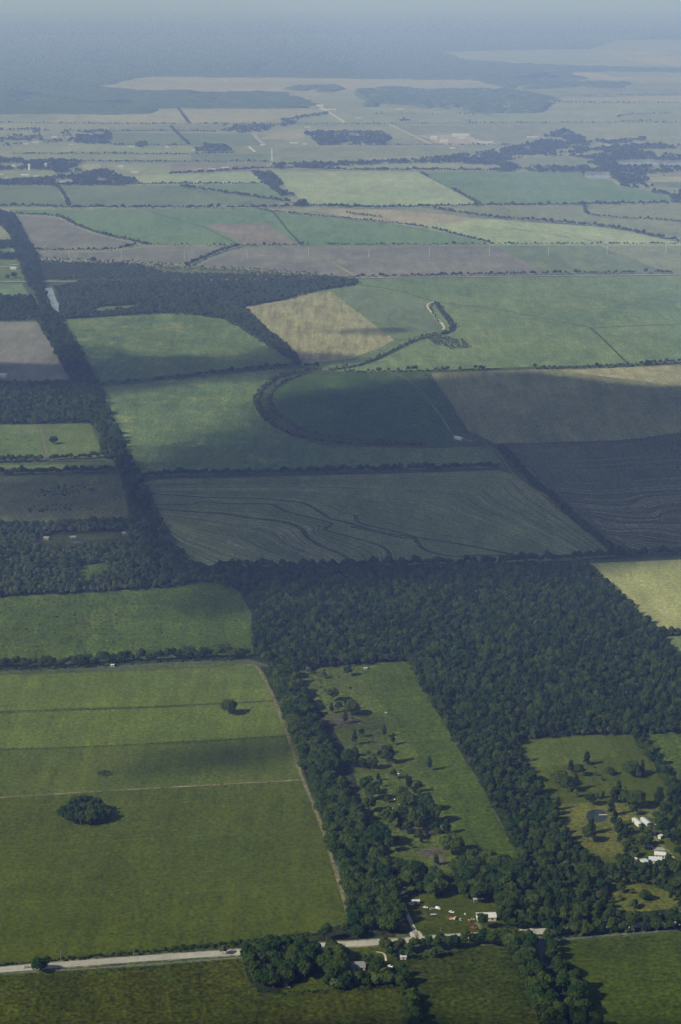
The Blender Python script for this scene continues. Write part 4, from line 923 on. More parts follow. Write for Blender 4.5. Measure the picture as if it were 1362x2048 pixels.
# ---- far hedges and woods
FARLINES = [
    ('straight tree line beyond the far road in front of bare brown soil', 'far tree line above the straight road', [[(715, 555), (860, 553), (1100, 549), (1345, 547)]], HEDGE, 5.0, (0.6, 0.95), 0.22),
    ('long straight hedge across the valley at the far edge of the brown fields', 'hedge', [[(290, 490), (480, 493), (600, 491), (760, 491), (985, 490), (1050, 490), (1440, 489)]], HEDGE, 6.0, (0.45, 0.85), 0.3),
    ('curved hedge around the far brown field', 'hedge', [[(20, 428), (60, 431), (118, 434), (150, 450), (200, 468), (260, 482), (292, 489)], [(75, 502), (150, 502), (220, 501), (262, 494), (300, 489)]], HEDGE, 5.0, (0.6, 0.95), 0.1),
    ('diagonal hedge between two far brown fields', 'hedge', [[(372, 533), (400, 521), (440, 504), (475, 495)]], HEDGE, 4.5, (0.6, 1.0), 0.05),
    ('meandering hedge between the green field and pale ripe crop', 'hedge', [[(520, 421), (560, 426), (610, 431), (680, 437), (740, 443), (850, 456), (920, 472), (985, 489)], [(695, 428), (765, 436)]], HEDGE, 5.5, (0.5, 0.85), 0.18),
    ('broken meandering tree line across the far eastern pastures', 'hedge', [[(870, 419), (930, 428), (1000, 438), (1075, 442), (1165, 451), (1200, 454), (1260, 463), (1330, 479), (1440, 492)]], [(0, 2), (2, 2), (3, 1)], 7.0, (0.6, 1.05), 0.3),
    ('branching hedge in the far eastern pasture', 'hedge', [[(1170, 414), (1178, 430), (1250, 438), (1310, 441), (1440, 452)]], HEDGE, 6.5, (0.6, 0.95), 0.15),
    ('very long tree line across the whole valley below the bright crops', 'tree line', [[(-60, 414), (65, 414), (140, 417), (290, 417), (480, 417), (620, 414), (690, 416), (760, 417), (960, 413), (1100, 412), (1340, 408)]], [(0, 2), (2, 2), (3, 2)], 6.5, (0.7, 1.15), 0.18),
    ('dotted tree line between two far green fields', 'tree line', [[(362, 374), (420, 383), (480, 391), (545, 401), (580, 406)]], [(0, 2), (2, 2)], 8.0, (0.75, 1.1), 0.3),
    ('far hedge crossing the western crops', 'hedge', [[(108, 372), (125, 386), (137, 414)]], HEDGE, 7.0, (0.7, 1.0), 0.15),
    ('far hedge between yellow green crop and green crop', 'hedge', [[(840, 346), (856, 354)], [(905, 380), (935, 395), (964, 411)]], HEDGE, 7.0, (0.6, 0.9), 0.1),
    ('far straight hedge above the western green crops', 'hedge', [[(-60, 372), (110, 371), (360, 370), (535, 369)]], [(0, 2), (3, 2)], 8.0, (0.7, 1.1), 0.08),
    ('far hedge above the small yellow green crop', 'hedge', [[(340, 350), (420, 346), (490, 341), (545, 338), (620, 339), (690, 342), (860, 342), (1020, 344)]], [(0, 2), (2, 2)], 8.0, (0.9, 1.3), 0.05),
    ('far hedge below the narrow grass strip near the town', 'hedge', [[(150, 324), (370, 325), (540, 325)]], [(0, 2), (2, 2)], 9.0, (0.8, 1.2), 0.05),
    ('far hedge above the narrow grass strip near the town', 'hedge', [[(20, 309), (200, 309), (370, 310), (470, 307)]], [(0, 2), (2, 2)], 9.0, (0.8, 1.2), 0.05),
    ('distant hedge along the industrial yard', 'hedge', [[(640, 292), (840, 291), (1020, 291)]], [(0, 2), (2, 2)], 11.0, (0.8, 1.2), 0.1),
    ('distant straight hedge behind the industrial yard', 'hedge', [[(760, 249), (880, 248), (1085, 247), (1362, 246)]], [(0, 2), (2, 2)], 14.0, (0.9, 1.2), 0.1),
    ('distant hedge below the pale western grassland', 'hedge', [[(230, 291), (372, 292)], [(340, 254), (378, 290)], [(225, 264), (350, 263), (432, 265)]], [(0, 2), (2, 2)], 11.0, (0.9, 1.2), 0.08),
    ('distant hedge of the western grassland', 'hedge', [[(-40, 246), (210, 249), (340, 249), (560, 249), (760, 249)], [(356, 217), (378, 248)]], [(0, 2), (2, 2)], 13.0, (0.9, 1.3), 0.08),
    ('distant hedge along the pale eastern field', 'hedge', [[(1110, 206), (1362, 206)], [(1100, 193), (1362, 190)]], [(0, 2), (2, 2)], 17.0, (0.9, 1.3), 0.08),
    ('distant pair of broken hedges in the eastern grassland', 'hedge', [[(1235, 235), (1260, 230), (1338, 227)], [(1240, 243), (1260, 244), (1305, 242)]], [(0, 2), (2, 2)], 13.0, (0.8, 1.2), 0.2),
    ('distant dotted line of trees below the pale grassland', 'tree line', [[(745, 229), (830, 229), (950, 229)]], [(0, 2), (2, 2)], 22.0, (0.8, 1.2), 0.2),
]
for i, (lab, cat, pls, mix, sp, sc, gp) in enumerate(FARLINES):
    k = 'farline%d' % i
    region(k, 'tree_line' if 'tree' in cat else 'hedgerow', lab)
    for pl in pls: line(k, pl, mix if pl[0][1] > 480 else mix + [(8, 5)], sp, 8, sc if pl[0][1] > 330 else (sc[0] * 0.72, sc[1] * 0.8), gp)
FARWOODS = [
    ('diagonal wood dividing the far crops', [(500, 344), (542, 345), (587, 384), (622, 413), (586, 414), (545, 380)], 8.0, 0.3),
    ('wood beside the far town with pale buildings', [(-60, 316), (95, 318), (165, 322), (155, 332), (165, 345), (210, 338), (240, 352), (262, 356), (290, 366), (245, 372), (110, 372), (-60, 372)], 9.0, 0.3),
    ('square wood near the far town', [(155, 262), (220, 260), (230, 289), (147, 289), (150, 275)], 11.0, 0.3),
    ('small copse by distant western grassland', [(272, 288), (280, 285), (292, 285), (298, 294), (285, 296), (272, 295)], 10.0, 0.1),
    ('low distant copse above the narrow grass strips', [(388, 291), (410, 289), (450, 290), (467, 304), (420, 305), (392, 304)], 11.0, 0.2),
    ('distant wood round the road junction', [(445, 250), (560, 249), (590, 249), (575, 256), (540, 262), (500, 268), (480, 268), (440, 262)], 13.0, 0.2),
    ('distant curving belt ending at the pale grassland', [(558, 240), (580, 236), (655, 225), (657, 229), (600, 238), (590, 248), (570, 249)], 12.0, 0.2),
    ('distant wood beside the diagonal road', [(605, 266), (640, 262), (770, 264), (785, 278), (770, 290), (640, 292), (625, 280)], 11.0, 0.2),
    ('wooded river valley beneath the industrial yard', [(545, 329), (600, 326), (690, 324), (800, 320), (860, 316), (950, 306), (1010, 296), (1050, 288), (1090, 280), (1088, 270), (1130, 258), (1150, 268), (1185, 280), (1230, 282), (1290, 275), (1292, 282), (1250, 289), (1440, 288), (1440, 298), (1275, 299), (1290, 305), (1362, 311), (1440, 312), (1440, 322), (1230, 322), (1235, 332), (1440, 332), (1440, 350), (1260, 355), (1298, 357), (1296, 363), (1285, 367), (1320, 377), (1362, 384), (1440, 395), (1440, 408), (1344, 408), (1338, 392), (1310, 388), (1290, 380), (1240, 374), (1235, 364), (1222, 358), (1222, 347), (1180, 345), (1166, 346), (1172, 358), (1160, 345), (1020, 345), (985, 343), (1003, 336), (1000, 332), (900, 327), (860, 327), (760, 329), (690, 333), (600, 338), (550, 339)], 9.5, 0.3),
    ('distant round copse at the road crossing', [(800, 242), (812, 239), (822, 241), (822, 244), (802, 245)], 12.0, 0.0),
    ('distant low trees along the town lanes', [(-40, 258), (150, 258), (145, 285), (60, 288), (-40, 300)], 16.0, 0.2),
]
for i, (lab, poly, sp, tp) in enumerate(FARWOODS):
    k = 'farwood%d' % i
    region(k, 'wood', lab)
    holes = []
    if i == 8: holes = [[(1005, 325), (1060, 314), (1130, 312), (1165, 318), (1178, 330), (1150, 334), (1080, 333), (1040, 330)], [(1168, 346), (1217, 348), (1222, 357), (1172, 356)], [(1232, 322), (1260, 321), (1440, 322), (1440, 332), (1250, 332)]]
    if i == 1: holes = [[(-20, 342), (60, 340), (108, 343), (108, 355), (-20, 360)], [(112, 360), (145, 360), (145, 368), (112, 368)]]
    woods(k, poly, [(0, 1), (2, 1), (8, 5), (7, 3)], sp, (0.75, 1.2), top=tp, holes=holes, density=0.8, jit=2.0 if i == 10 else 1.1, clump=0.52 if i == 10 else 0.24)

# ---- trees standing free, each with its own description: photograph foot, height (m), kind, label
LONE = [
    ((458, 1428), 12, 2, 'lone round tree in the middle of the dry hay meadow'),
    ((80, 1943), 9, 2, 'lone bushy tree at the verge beside the moving car on the pale road'),
    ((446, 1909), 7, 8, 'thin pale small tree on the south verge halfway along the pale road'),
    ((107, 888), 10, 2, 'lone round tree in the bright mown pasture beside the lane hedges'),
    ((128, 440), 9, 0, 'single tree on the far corner of the western brown field'),
    ((187, 524), 11, 2, 'single round tree on the lower edge of the far brown field'),
    ((904, 1708), 15, 2, 'largest round tree at the near end of the strip pasture'),
    ((859, 1541), 9, 4, 'lone pine standing in the open green strip pasture'),
    ((908, 1492), 8, 3, 'small dark tree at the forest edge of the strip pasture'),
    ((695, 1352), 8, 0, 'round tree at the top of the grazed pasture beside the white trailer'),
    ((646, 1357), 6, 7, 'sparse bush at the top corner of the grazed pasture'),
    ((618, 1348), 6, 7, 'thin bush closest to the tree belt at the top of the grazed pasture'),
    ((665, 1402), 10, 0, 'double crowned tree above the pair of spreading trees in the grazed pasture'),
    ((704, 1430), 10, 2, 'spreading tree with a gap in its crown in the grazed pasture'),
    ((678, 1424), 8, 3, 'small round tree between belt and spreading tree in grazed pasture'),
    ((690, 1448), 9, 4, 'upright dark tree below the spreading tree in the grazed pasture'),
    ((710, 1490), 10, 4, 'dark conical tree with long shadow in the grazed pasture'),
    ((768, 1474), 8, 4, 'leaning pine at the edge of the green strip pasture'),
    ((786, 1490), 8, 4, 'pine just below the leaning pine beside the strip pasture'),
    ((766, 1510), 8, 7, 'ragged bushy tree above the dark twin pines'),
    ((780, 1527), 12, 5, 'tallest dark pine beside the bare patch of the grazed pasture'),
    ((744, 1538), 9, 0, 'round tree at the end of the row crossing the grazed pasture'),
    ((725, 1538), 8, 3, 'second tree of the short row crossing the grazed pasture'),
    ((700, 1532), 11, 2, 'broad tree joining the tree belt to the short row'),
    ((818, 1577), 8, 5, 'small pine at the upper end of the scattered pasture trees'),
    ((830, 1592), 8, 4, 'slim leaning pine right below the small pasture pine'),
    ((804, 1600), 9, 0, 'round dark tree west of the scattered white animals'),
    ((815, 1620), 11, 2, 'bushy tree beside the scattered white animals'),
    ((852, 1622), 11, 0, 'upper tree of the cluster bordering the strip pasture'),
    ((803, 1650), 12, 0, 'tree at the near edge of the cluster closest to the bare patch'),
    ((775, 1658), 14, 1, 'tall tree standing between the belt and the pasture cluster'),
    ((828, 1652), 11, 2, 'wide tree in the middle of the pasture cluster'),
    ((846, 1648), 11, 2, 'dark wide tree at the middle of the pasture cluster shading the grass'),
    ((867, 1645), 12, 0, 'tree at the strip pasture end of the dark cluster'),
    ((893, 1668), 9, 5, 'narrow tree just above the largest round tree'),
    ((730, 1590), 12, 1, 'tall tree leaning out of the belt over the grazed pasture'),
    ((745, 1600), 11, 0, 'rounded tree at the belt edge casting a wide shadow'),
    ((738, 1625), 11, 0, 'belt edge tree beside the sandy gap'),
    ((757, 1690), 13, 2, 'dark bulky tree at the belt edge facing the bare earth'),
    ((1173, 1530), 10, 5, 'pale pine in the middle of the fenced pond pasture'),
    ((1142, 1545), 9, 5, 'loose crowned tree at the top of the pond pasture clump'),
    ((1158, 1552), 9, 0, 'tree at the top end of the pond pasture clump'),
    ((1120, 1572), 11, 2, 'tree at the forest side of the pond pasture clump'),
    ((1134, 1584), 12, 0, 'tall tree in the centre of the pond pasture clump'),
    ((1150, 1580), 12, 4, 'pine at the open side of the pond pasture clump'),
    ((1151, 1594), 6, 7, 'small bush just below the pond pasture clump'),
    ((1218, 1550), 6, 2, 'small round tree alone in the pond pasture'),
    ((1190, 1552), 4, 7, 'tiny grey bush above the small round pasture tree'),
    ((1202, 1562), 4, 7, 'low bush below the small round pasture tree'),
    ((1263, 1552), 11, 2, 'larger tree of the pair near the diagonal tree line'),
    ((1283, 1550), 11, 4, 'tall pine of the pair near the diagonal tree line'),
    ((1276, 1556), 7, 7, 'grey bush under the pair near the diagonal tree line'),
    ((1180, 1611), 9, 0, 'tree on the rim of the round pond'),
    ((1190, 1598), 6, 7, 'small thin bush above the rim of the round pond'),
    ((1206, 1596), 5, 5, 'small pine sapling standing above the pond'),
    ((1235, 1602), 16, 4, 'tallest leaning pine above the wooden jetty'),
    ((1228, 1606), 11, 5, 'pine at the foot of the tallest leaning pine'),
    ((1250, 1612), 11, 0, 'tree in the row between the tall pine and the dark tree'),
    ((1272, 1615), 12, 2, 'dark dense tree in the row behind the white mobile home'),
    ((1266, 1630), 8, 0, 'low tree right above the white mobile home'),
    ((1318, 1610), 13, 5, 'big pine with a long shadow in front of the diagonal tree line'),
    ((1222, 1632), 12, 4, 'slender pine beside the wooden jetty'),
    ((1228, 1655), 12, 4, 'leaning pine below the wooden jetty'),
    ((1238, 1672), 12, 5, 'pine with bare lower trunk below the pond'),
    ((1252, 1684), 12, 4, 'last pine of the row running from pond to homestead'),
    ((1262, 1668), 5, 7, 'small reddish bush in the dry grass near the mobile homes'),
    ((1116, 1620), 9, 4, 'young pine at the forest edge in the dry sandy pasture'),
    ((1182, 1668), 11, 5, 'pine at the forest edge below the pond'),
    ((1176, 1684), 11, 0, 'dark tree at the forest edge shading the dry pasture'),
    ((965, 1858), 12, 1, 'tall tree right in front of the white roofed house'),
    ((28, 556), 12, 2, 'round tree on the bright lawn beside the far western farm'),
    ((15, 558), 9, 2, 'smaller tree touching the round tree on the far western lawn'),
    ((890, 668), 5, 6, 'single low bush beside the bend of the levee road'),
    ((1338, 1790), 8, 0, 'round bush at the edge of the dry opening near the road'),
    ((1290, 1800), 7, 2, 'low round tree in the dry opening near the road'),
]
CLUMP = [(132, 1640, 11, 2), (145, 1628, 12, 0), (158, 1622, 12, 2), (175, 1621, 12, 0), (192, 1624, 11, 2), (206, 1630, 10, 3), (214, 1638, 9, 0), (198, 1644, 10, 2), (180, 1648, 11, 2), (162, 1650, 11, 0), (146, 1646, 10, 2), (170, 1635, 13, 1), (187, 1635, 12, 2), (152, 1637, 12, 0)]
n_lone = 0
for (px, py), h, p, lab in LONE:
    x, y = at(px, py); s = h / PROTO[p][2] * (1.0 if h > 14 or py > 1750 or py < 1300 else 1.22 if 600 < px < 1000 else 1.1 if px > 1000 else 1.0)
    place_tree(p, x, y, s * (1.0 if p != 2 else 1.05), random.uniform(0, 6.28), lab, hs=s); n_lone += 1
for px, py, h, p in CLUMP:
    x, y = at(px, py); s = h / PROTO[p][2]
    place_tree(p, x, y, s, random.uniform(0, 6.28), 'dark tree in the isolated oval clump in the hay meadow', 'trees of the oval clump in the hay meadow', hs=s); n_lone += 1

# the largest of the crowded trees are things of their own, the rest one mass per wood
sized = []
for c in CAND:
    rg, p, x, y, sc, rz, hs = c
    if R[rg][2] is None or p == 6: continue
    a = proj(x, y, 0)
    if not (0 < a[0] < 1362 and 0 < a[1] < 2075): continue
    dist = y * CP + H * SP
    sized.append((PROTO[p][2] * hs / dist, c))
sized.sort(key=lambda t: -t[0])
NIND = 298 - n_lone
single = set(id(c) for _, c in sized[:NIND])
for c in CAND:
    if id(c) in single:
        rg, p, x, y, sc, rz, hs = c
        lab = R[rg][2]
        if p in (4, 5): lab = lab.replace('broad tree', 'tree').replace('small tree', 'tree').replace('tree', 'pine', 1)
        place_tree(p, x, y, sc, rz, lab, R[rg][3] + (' (pines)' if p in (4, 5) else ''), hs=hs)

# every kind must be placed once for the masses to repeat
for p in range(len(PROTO)):
    if p not in CROWN_OBJ:
        x, y = at(1325, 1668); place_tree(p, x, y, 0.5, 0.3, 'small tree beside the pale trailer at the pond homestead')


def mass_group(ps):
    ng = bpy.data.node_groups.new('repeat_trees', 'GeometryNodeTree')
    ng.interface.new_socket('Geometry', in_out='INPUT', socket_type='NodeSocketGeometry')
    ng.interface.new_socket('Geometry', in_out='OUTPUT', socket_type='NodeSocketGeometry')
    gi = ng.nodes.new('NodeGroupInput'); go = ng.nodes.new('NodeGroupOutput')
    last = gi.outputs[0]; outs = []
    rotn = ng.nodes.new('GeometryNodeInputNamedAttribute'); rotn.data_type = 'FLOAT_VECTOR'; rotn.inputs[0].default_value = 'rot'
    scn = ng.nodes.new('GeometryNodeInputNamedAttribute'); scn.data_type = 'FLOAT_VECTOR'; scn.inputs[0].default_value = 'siz'
    kn = ng.nodes.new('GeometryNodeInputNamedAttribute'); kn.data_type = 'INT'; kn.inputs[0].default_value = 'kind'
    jn = ng.nodes.new('GeometryNodeJoinGeometry')
    for p in ps:
        oi = ng.nodes.new('GeometryNodeObjectInfo'); oi.inputs['Object'].default_value = CROWN_OBJ[p]; oi.transform_space = 'ORIGINAL'
        oi.inputs['As Instance'].default_value = True
        ip = ng.nodes.new('GeometryNodeInstanceOnPoints')
        cmp_ = ng.nodes.new('FunctionNodeCompare'); cmp_.data_type = 'INT'; cmp_.operation = 'EQUAL'
        ins = [s for s in cmp_.inputs if s.type == 'INT']
        ng.links.new([s for s in kn.outputs if s.name == 'Attribute'][0], ins[0]); ins[1].default_value = p
        ng.links.new(gi.outputs[0], ip.inputs['Points']); ng.links.new(cmp_.outputs[0], ip.inputs['Selection'])
        ng.links.new(oi.outputs['Geometry'], ip.inputs['Instance'])
        ng.links.new([s for s in rotn.outputs if s.name == 'Attribute'][0], ip.inputs['Rotation'])
        ng.links.new([s for s in scn.outputs if s.name == 'Attribute'][0], ip.inputs['Scale'])
        ng.links.new(ip.outputs[0], jn.inputs[0])
    ng.links.new(jn.outputs[0], go.inputs[0])
    return ng


NG = mass_group(range(len(PROTO)))
by = {}
for c in CAND:
    if id(c) not in single: by.setdefault(c[0], []).append(c)
ntree = 0
for rg, items in by.items():
    n = len(items); ntree += n
    me = bpy.data.meshes.new(R[rg][0])
    me.vertices.add(n)
    me.vertices.foreach_set('co', np.array([(c[2], c[3], 0.0) for c in items], dtype=np.float32).ravel())
    a = me.attributes.new('rot', 'FLOAT_VECTOR', 'POINT'); a.data.foreach_set('vector', np.array([(random.uniform(-.05, .05), random.uniform(-.05, .05), c[5]) for c in items], dtype=np.float32).ravel())
    a = me.attributes.new('siz', 'FLOAT_VECTOR', 'POINT'); a.data.foreach_set('vector', np.array([(c[4], c[4], c[6]) for c in items], dtype=np.float32).ravel())
    a = me.attributes.new('kind', 'INT', 'POINT'); a.data.foreach_set('value', np.array([c[1] for c in items], dtype=np.int32))
    o = link_mesh(R[rg][0], me, None)
    md = o.modifiers.new('trees', 'NODES'); md.node_group = NG
    tag(o, R[rg][1], kind='stuff')
print('trees in masses', ntree, 'single', len(single) + n_lone)

# ---- very distant woods: a rough canopy surface


def canopy(name, label, poly, height, step, holes=()):
    g = [at(*p) for p in poly]
    x0, x1 = min(a for a, _ in g), max(a for a, _ in g); y0, y1 = min(b for _, b in g), max(b for _, b in g)
    hg = [[at(*p) for p in h] for h in holes]
    # rows are spaced wider with distance
    ysl = [y0 - step]
    while ysl[-1] < y1 + step * 2: ysl.append(ysl[-1] + step * (1 + max(0, (ysl[-1] - 8000)) / 4000.0))
    verts = []; idx = {}; faces = []
    for j, y in enumerate(ysl):
        st = step * (1 + max(0, (y - 8000)) / 6000.0)
    nx = int((x1 - x0) / step) + 3
    rows = []
    for j, y in enumerate(ysl):
        X = x0 - step + np.arange(nx) * step + RNG.uniform(-.3, .3, nx) * step
        Y = y + RNG.uniform(-.3, .3, nx) * step
        ins = np.zeros(nx, bool); k = len(g) - 1
        for i in range(len(g)):
            xi, yi = g[i]; xj, yj = g[k]; k = i
            if yi == yj: continue
            cnd = ((yi > Y) != (yj > Y)) & (X < (xj - xi) * (Y - yi) / (yj - yi) + xi)
            ins ^= cnd
        nzv = np.array([mnoise.noise(Vector((a_ / (step * 9), y / (step * 22), 2.2))) + 0.6 * mnoise.noise(Vector((a_ / (step * 3), y / (step * 8), 7.1))) for a_ in X])
        ins &= nzv > -0.42
        Z = np.where(ins, height * RNG.uniform(0.45, 1.15, nx), -0.5)
        rows.append((X, Y, Z, ins))
    for j in range(len(rows) - 1):
        A, B = rows[j], rows[j + 1]
        m_ = A[3][:-1] | A[3][1:] | B[3][:-1] | B[3][1:]
        for i in np.nonzero(m_)[0]:
            q = []
            for (rr, jj, ii) in ((A, j, i), (A, j, i + 1), (B, j + 1, i + 1), (B, j + 1, i)):
                kk = (jj, ii)
                if kk not in idx:
                    idx[kk] = len(verts); verts.append((rr[0][ii], rr[1][ii], rr[2][ii]))
                q.append(idx[kk])
            faces.append((q[0], q[1], q[2])); faces.append((q[0], q[2], q[3]))
    o = quads_mesh(name, verts, faces, FARCAN)
    tag(o, label, kind='stuff')
    return o


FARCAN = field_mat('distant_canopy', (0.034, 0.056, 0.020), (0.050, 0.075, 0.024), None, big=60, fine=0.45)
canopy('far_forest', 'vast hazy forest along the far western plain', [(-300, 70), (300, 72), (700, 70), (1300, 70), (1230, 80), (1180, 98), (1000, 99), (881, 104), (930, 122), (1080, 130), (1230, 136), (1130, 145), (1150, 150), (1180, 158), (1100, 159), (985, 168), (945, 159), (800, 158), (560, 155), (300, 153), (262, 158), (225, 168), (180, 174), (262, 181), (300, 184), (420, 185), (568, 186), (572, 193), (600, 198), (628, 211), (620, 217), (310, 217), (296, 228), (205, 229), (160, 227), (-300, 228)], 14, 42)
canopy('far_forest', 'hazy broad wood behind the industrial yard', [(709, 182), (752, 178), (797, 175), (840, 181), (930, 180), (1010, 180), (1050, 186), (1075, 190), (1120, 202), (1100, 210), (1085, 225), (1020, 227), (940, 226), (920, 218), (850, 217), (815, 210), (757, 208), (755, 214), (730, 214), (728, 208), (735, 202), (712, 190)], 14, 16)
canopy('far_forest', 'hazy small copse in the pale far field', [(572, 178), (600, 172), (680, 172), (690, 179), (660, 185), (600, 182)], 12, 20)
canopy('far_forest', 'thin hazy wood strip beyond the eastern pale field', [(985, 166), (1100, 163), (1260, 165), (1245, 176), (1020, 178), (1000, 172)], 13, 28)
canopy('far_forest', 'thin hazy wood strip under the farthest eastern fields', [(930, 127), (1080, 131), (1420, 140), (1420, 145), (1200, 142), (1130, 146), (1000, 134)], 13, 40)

# ---------------------------------------------------------------- buildings
WHITE = plain_mat('white_painted_metal', (0.55, 0.54, 0.50), 0.6, 0.4, 0.06)
WALL = plain_mat('cream_siding', (0.55, 0.52, 0.45), 0.8, 0.2, 0.1)
GREYROOF = plain_mat('grey_shingle', (0.20, 0.20, 0.20), 0.85, 0.15, 0.2)
ZINC = plain_mat('galvanised_sheet', (0.48, 0.51, 0.54), 0.5, 0.4, 0.15)
REDROOF = plain_mat('rusty_red_sheet', (0.22, 0.07, 0.05), 0.8, 0.2, 0.25)
GLASS = plain_mat('dark_window_glass', (0.03, 0.035, 0.04), 0.15, 0.6, 0.1)
DOORM = plain_mat('brown_door', (0.16, 0.11, 0.08), 0.7, 0.2, 0.1)
WOOD = plain_mat('weathered_wood', (0.20, 0.17, 0.14), 0.9, 0.1, 0.25)
RUBBER = plain_mat('tyre_rubber', (0.03, 0.03, 0.03), 0.9, 0.1, 0.1)
CONC = plain_mat('pale_concrete', (0.62, 0.61, 0.57), 0.85, 0.2, 0.1)


def box(bm, x0, x1, y0, y1, z0, z1):
    vs = [bm.verts.new((x, y, z)) for z in (z0, z1) for x, y in ((x0, y0), (x1, y0), (x1, y1), (x0, y1))]
    for f in ((3, 2, 1, 0), (4, 5, 6, 7), (0, 1, 5, 4), (1, 2, 6, 5), (2, 3, 7, 6), (3, 0, 4, 7)):
        bm.faces.new([vs[i] for i in f])


def box_part(name, parent, mat, *b):
    bm = bmesh.new(); box(bm, *b); return from_bm(name, bm, mat, parent)


def house(name, px, py, L, W, hw, rise, rz, roof, wall, label, cat, detail=True, dz=0.0, group=None):
    """gabled building: length L along its own X, eaves at hw"""
    x, y = at(px, py)
    e = empty(name, (x, y, dz), rz); tag(e, label, cat, group)
    bm = bmesh.new()
    a, b = L / 2, W / 2
    v = [bm.verts.new(c) for c in ((-a, -b, -.2), (a, -b, -.2), (a, b, -.2), (-a, b, -.2), (-a, -b, hw), (a, -b, hw), (a, b, hw), (-a, b, hw), (-a, 0, hw + rise), (a, 0, hw + rise))]
    for f in ((0, 1, 5, 4), (1, 2, 6, 9, 5), (2, 3, 7, 6), (3, 0, 4, 8, 7), (3, 2, 1, 0)): bm.faces.new([v[i] for i in f])
    from_bm('wall', bm, wall, e)
    bm = bmesh.new(); o = 0.4; t = 0.14
    k = rise / b
    for s in (-1, 1):
        p = [(-a - o, s * (b + o), hw - k * o + .05), (a + o, s * (b + o), hw - k * o + .05), (a + o, 0, hw + rise + .05), (-a - o, 0, hw + rise + .05)]
        lo = [bm.verts.new(c) for c in p]; hi = [bm.verts.new((c[0], c[1], c[2] + t)) for c in p]
        bm.faces.new(hi); bm.faces.new(lo[::-1])
        for i in range(4): bm.faces.new((lo[i], lo[(i + 1) % 4], hi[(i + 1) % 4], hi[i]))
    bmesh.ops.recalc_face_normals(bm, faces=bm.faces[:])
    from_bm('roof', bm, roof, e)
    if detail:
        box_part('door', e, DOORM, -.5, .5, -b - .06, -b + .02, 0, 2.05)
        for sx in (-1, 1):
            if L > 7:
                box_part('window', e, GLASS, sx * L * .3 - .6, sx * L * .3 + .6, -b - .05, -b + .02, .9, 2.0)
        box_part('window', e, GLASS, a - .02, a + .05, -.6, .6, .9, 2.0)
    return e


G0 = G
house('farmhouse', 972, 1838, 12.5, 7.5, 2.9, 1.5, 0.06, WHITE, WALL, 'white metal roofed house behind the roadside lawn', 'house')
house('shed', 951, 1803, 2.6, 2.2, 2.0, 0.3, 0.1, ZINC, WOOD, 'tiny grey roofed shed at the grove edge above the white roofed house', 'shed')
house('trailer', 831.5, 1807, 4.8, 2.4, 2.2, 0.2, 0.03, WHITE, WALL, 'small white shed trailer at the top of the lawn by the driveway', 'trailer')
house('farmhouse', 713, 1937, 10.5, 8.0, 2.8, 2.0, 0.02, GREYROOF, WHITE, 'grey roofed white house hidden among trees south of the road', 'house')
house('shed', 690, 1951, 4.5, 3.2, 2.1, 0.5, 0.5, GREYROOF, WOOD, 'low grey shed under the trees beside the grey roofed house', 'shed')
house('shed', 806.5, 1918, 3.6, 2.6, 2.0, 0.3, 0.02, ZINC, WALL, 'small pale blue roofed shed at the corner of the olive meadow', 'shed')
house('shed', 572, 1970, 2.8, 2.2, 1.9, 0.5, 0.1, REDROOF, WOOD, 'little rusty red roofed shed below the big tree clump', 'shed')
house('mobile_home', 1274.5, 1649, 10.5, 3.3, 2.7, 0.4, PI / 2 + 0.33, WHITE, WHITE, 'long white mobile home beside the round pond', 'mobile home')
house('mobile_home', 1291.5, 1648, 10.5, 3.5, 2.7, 0.5, PI / 2 + 0.33, ZINC, WALL, 'blue grey roofed mobile home parallel to the white one', 'mobile home')
house('shed', 1306.5, 1668, 3.4, 2.6, 2.2, 0.4, -0.4, WHITE, WALL, 'small cream shed by the bend of the pond homestead drive', 'shed')
house('trailer', 1320.5, 1677, 3.2, 2.2, 2.4, 0.2, 0.9, WHITE, WHITE, 'tall white box trailer beside the pond homestead drive', 'trailer')
house('farmhouse', 1320, 1714, 7.5, 5.0, 2.8, 1.2, -0.2, WHITE, WALL, 'white roofed house at the end of the pond homestead drive', 'house')
house('barn', 1310, 1725, 8.5, 6.0, 2.8, 1.6, -0.1, ZINC, WALL, 'grey roofed barn in front of the white roofed pond homestead house', 'barn')
house('shed', 1288, 1730, 3.4, 6.5, 3.2, 1.0, 0.35, ZINC, WHITE, 'white gable ended shed next to the grey roofed barn', 'shed')
house('shed', 1269.5, 1724, 2.2, 2.6, 2.8, 0.3, 0.2, WHITE, WHITE, 'narrow white shed half hidden by forest trees', 'shed')
ribbon('concrete_slab', [(1305, 1698), (1330, 1698)], 6.0, FM['concrete'], 6, False)
ribbon('concrete_slab', [(1334, 1715), (1349, 1715)], 4.0, FM['concrete'], 6, False)
house('barn', 918, 879, 13.0, 6.0, 3.2, 0.9, -0.85, WHITE, WHITE, 'white shed standing alone at the corner of the dense green crop', 'shed')
house('farmhouse', 4, 754, 17, 9, 4, 2.0, -0.2, WHITE, WHITE, 'white farm building on the western brown field', 'barn')
house('farmhouse', 27, 539, 13, 8, 3.2, 1.6, 0, WHITE, WALL, 'pale farmhouse on the far western lawn', 'house', False)
house('cottage', 94, 1079, 6.0, 4.2, 2.4, 1.1, -0.4, GREYROOF, WOOD, 'small cottage at the western end of the woodland farmyard', 'house')
house('cottage', 146, 1078, 6.0, 4.4, 2.4, 1.2, 0.2, GREYROOF, WOOD, 'grey cottage half hidden at the middle of the woodland farmyard', 'house')
house('cottage', 251, 1070, 7, 4.5, 2.6, 1.2, 0, GREYROOF, WOOD, 'grey house at the eastern end of the woodland farmyard', 'house')
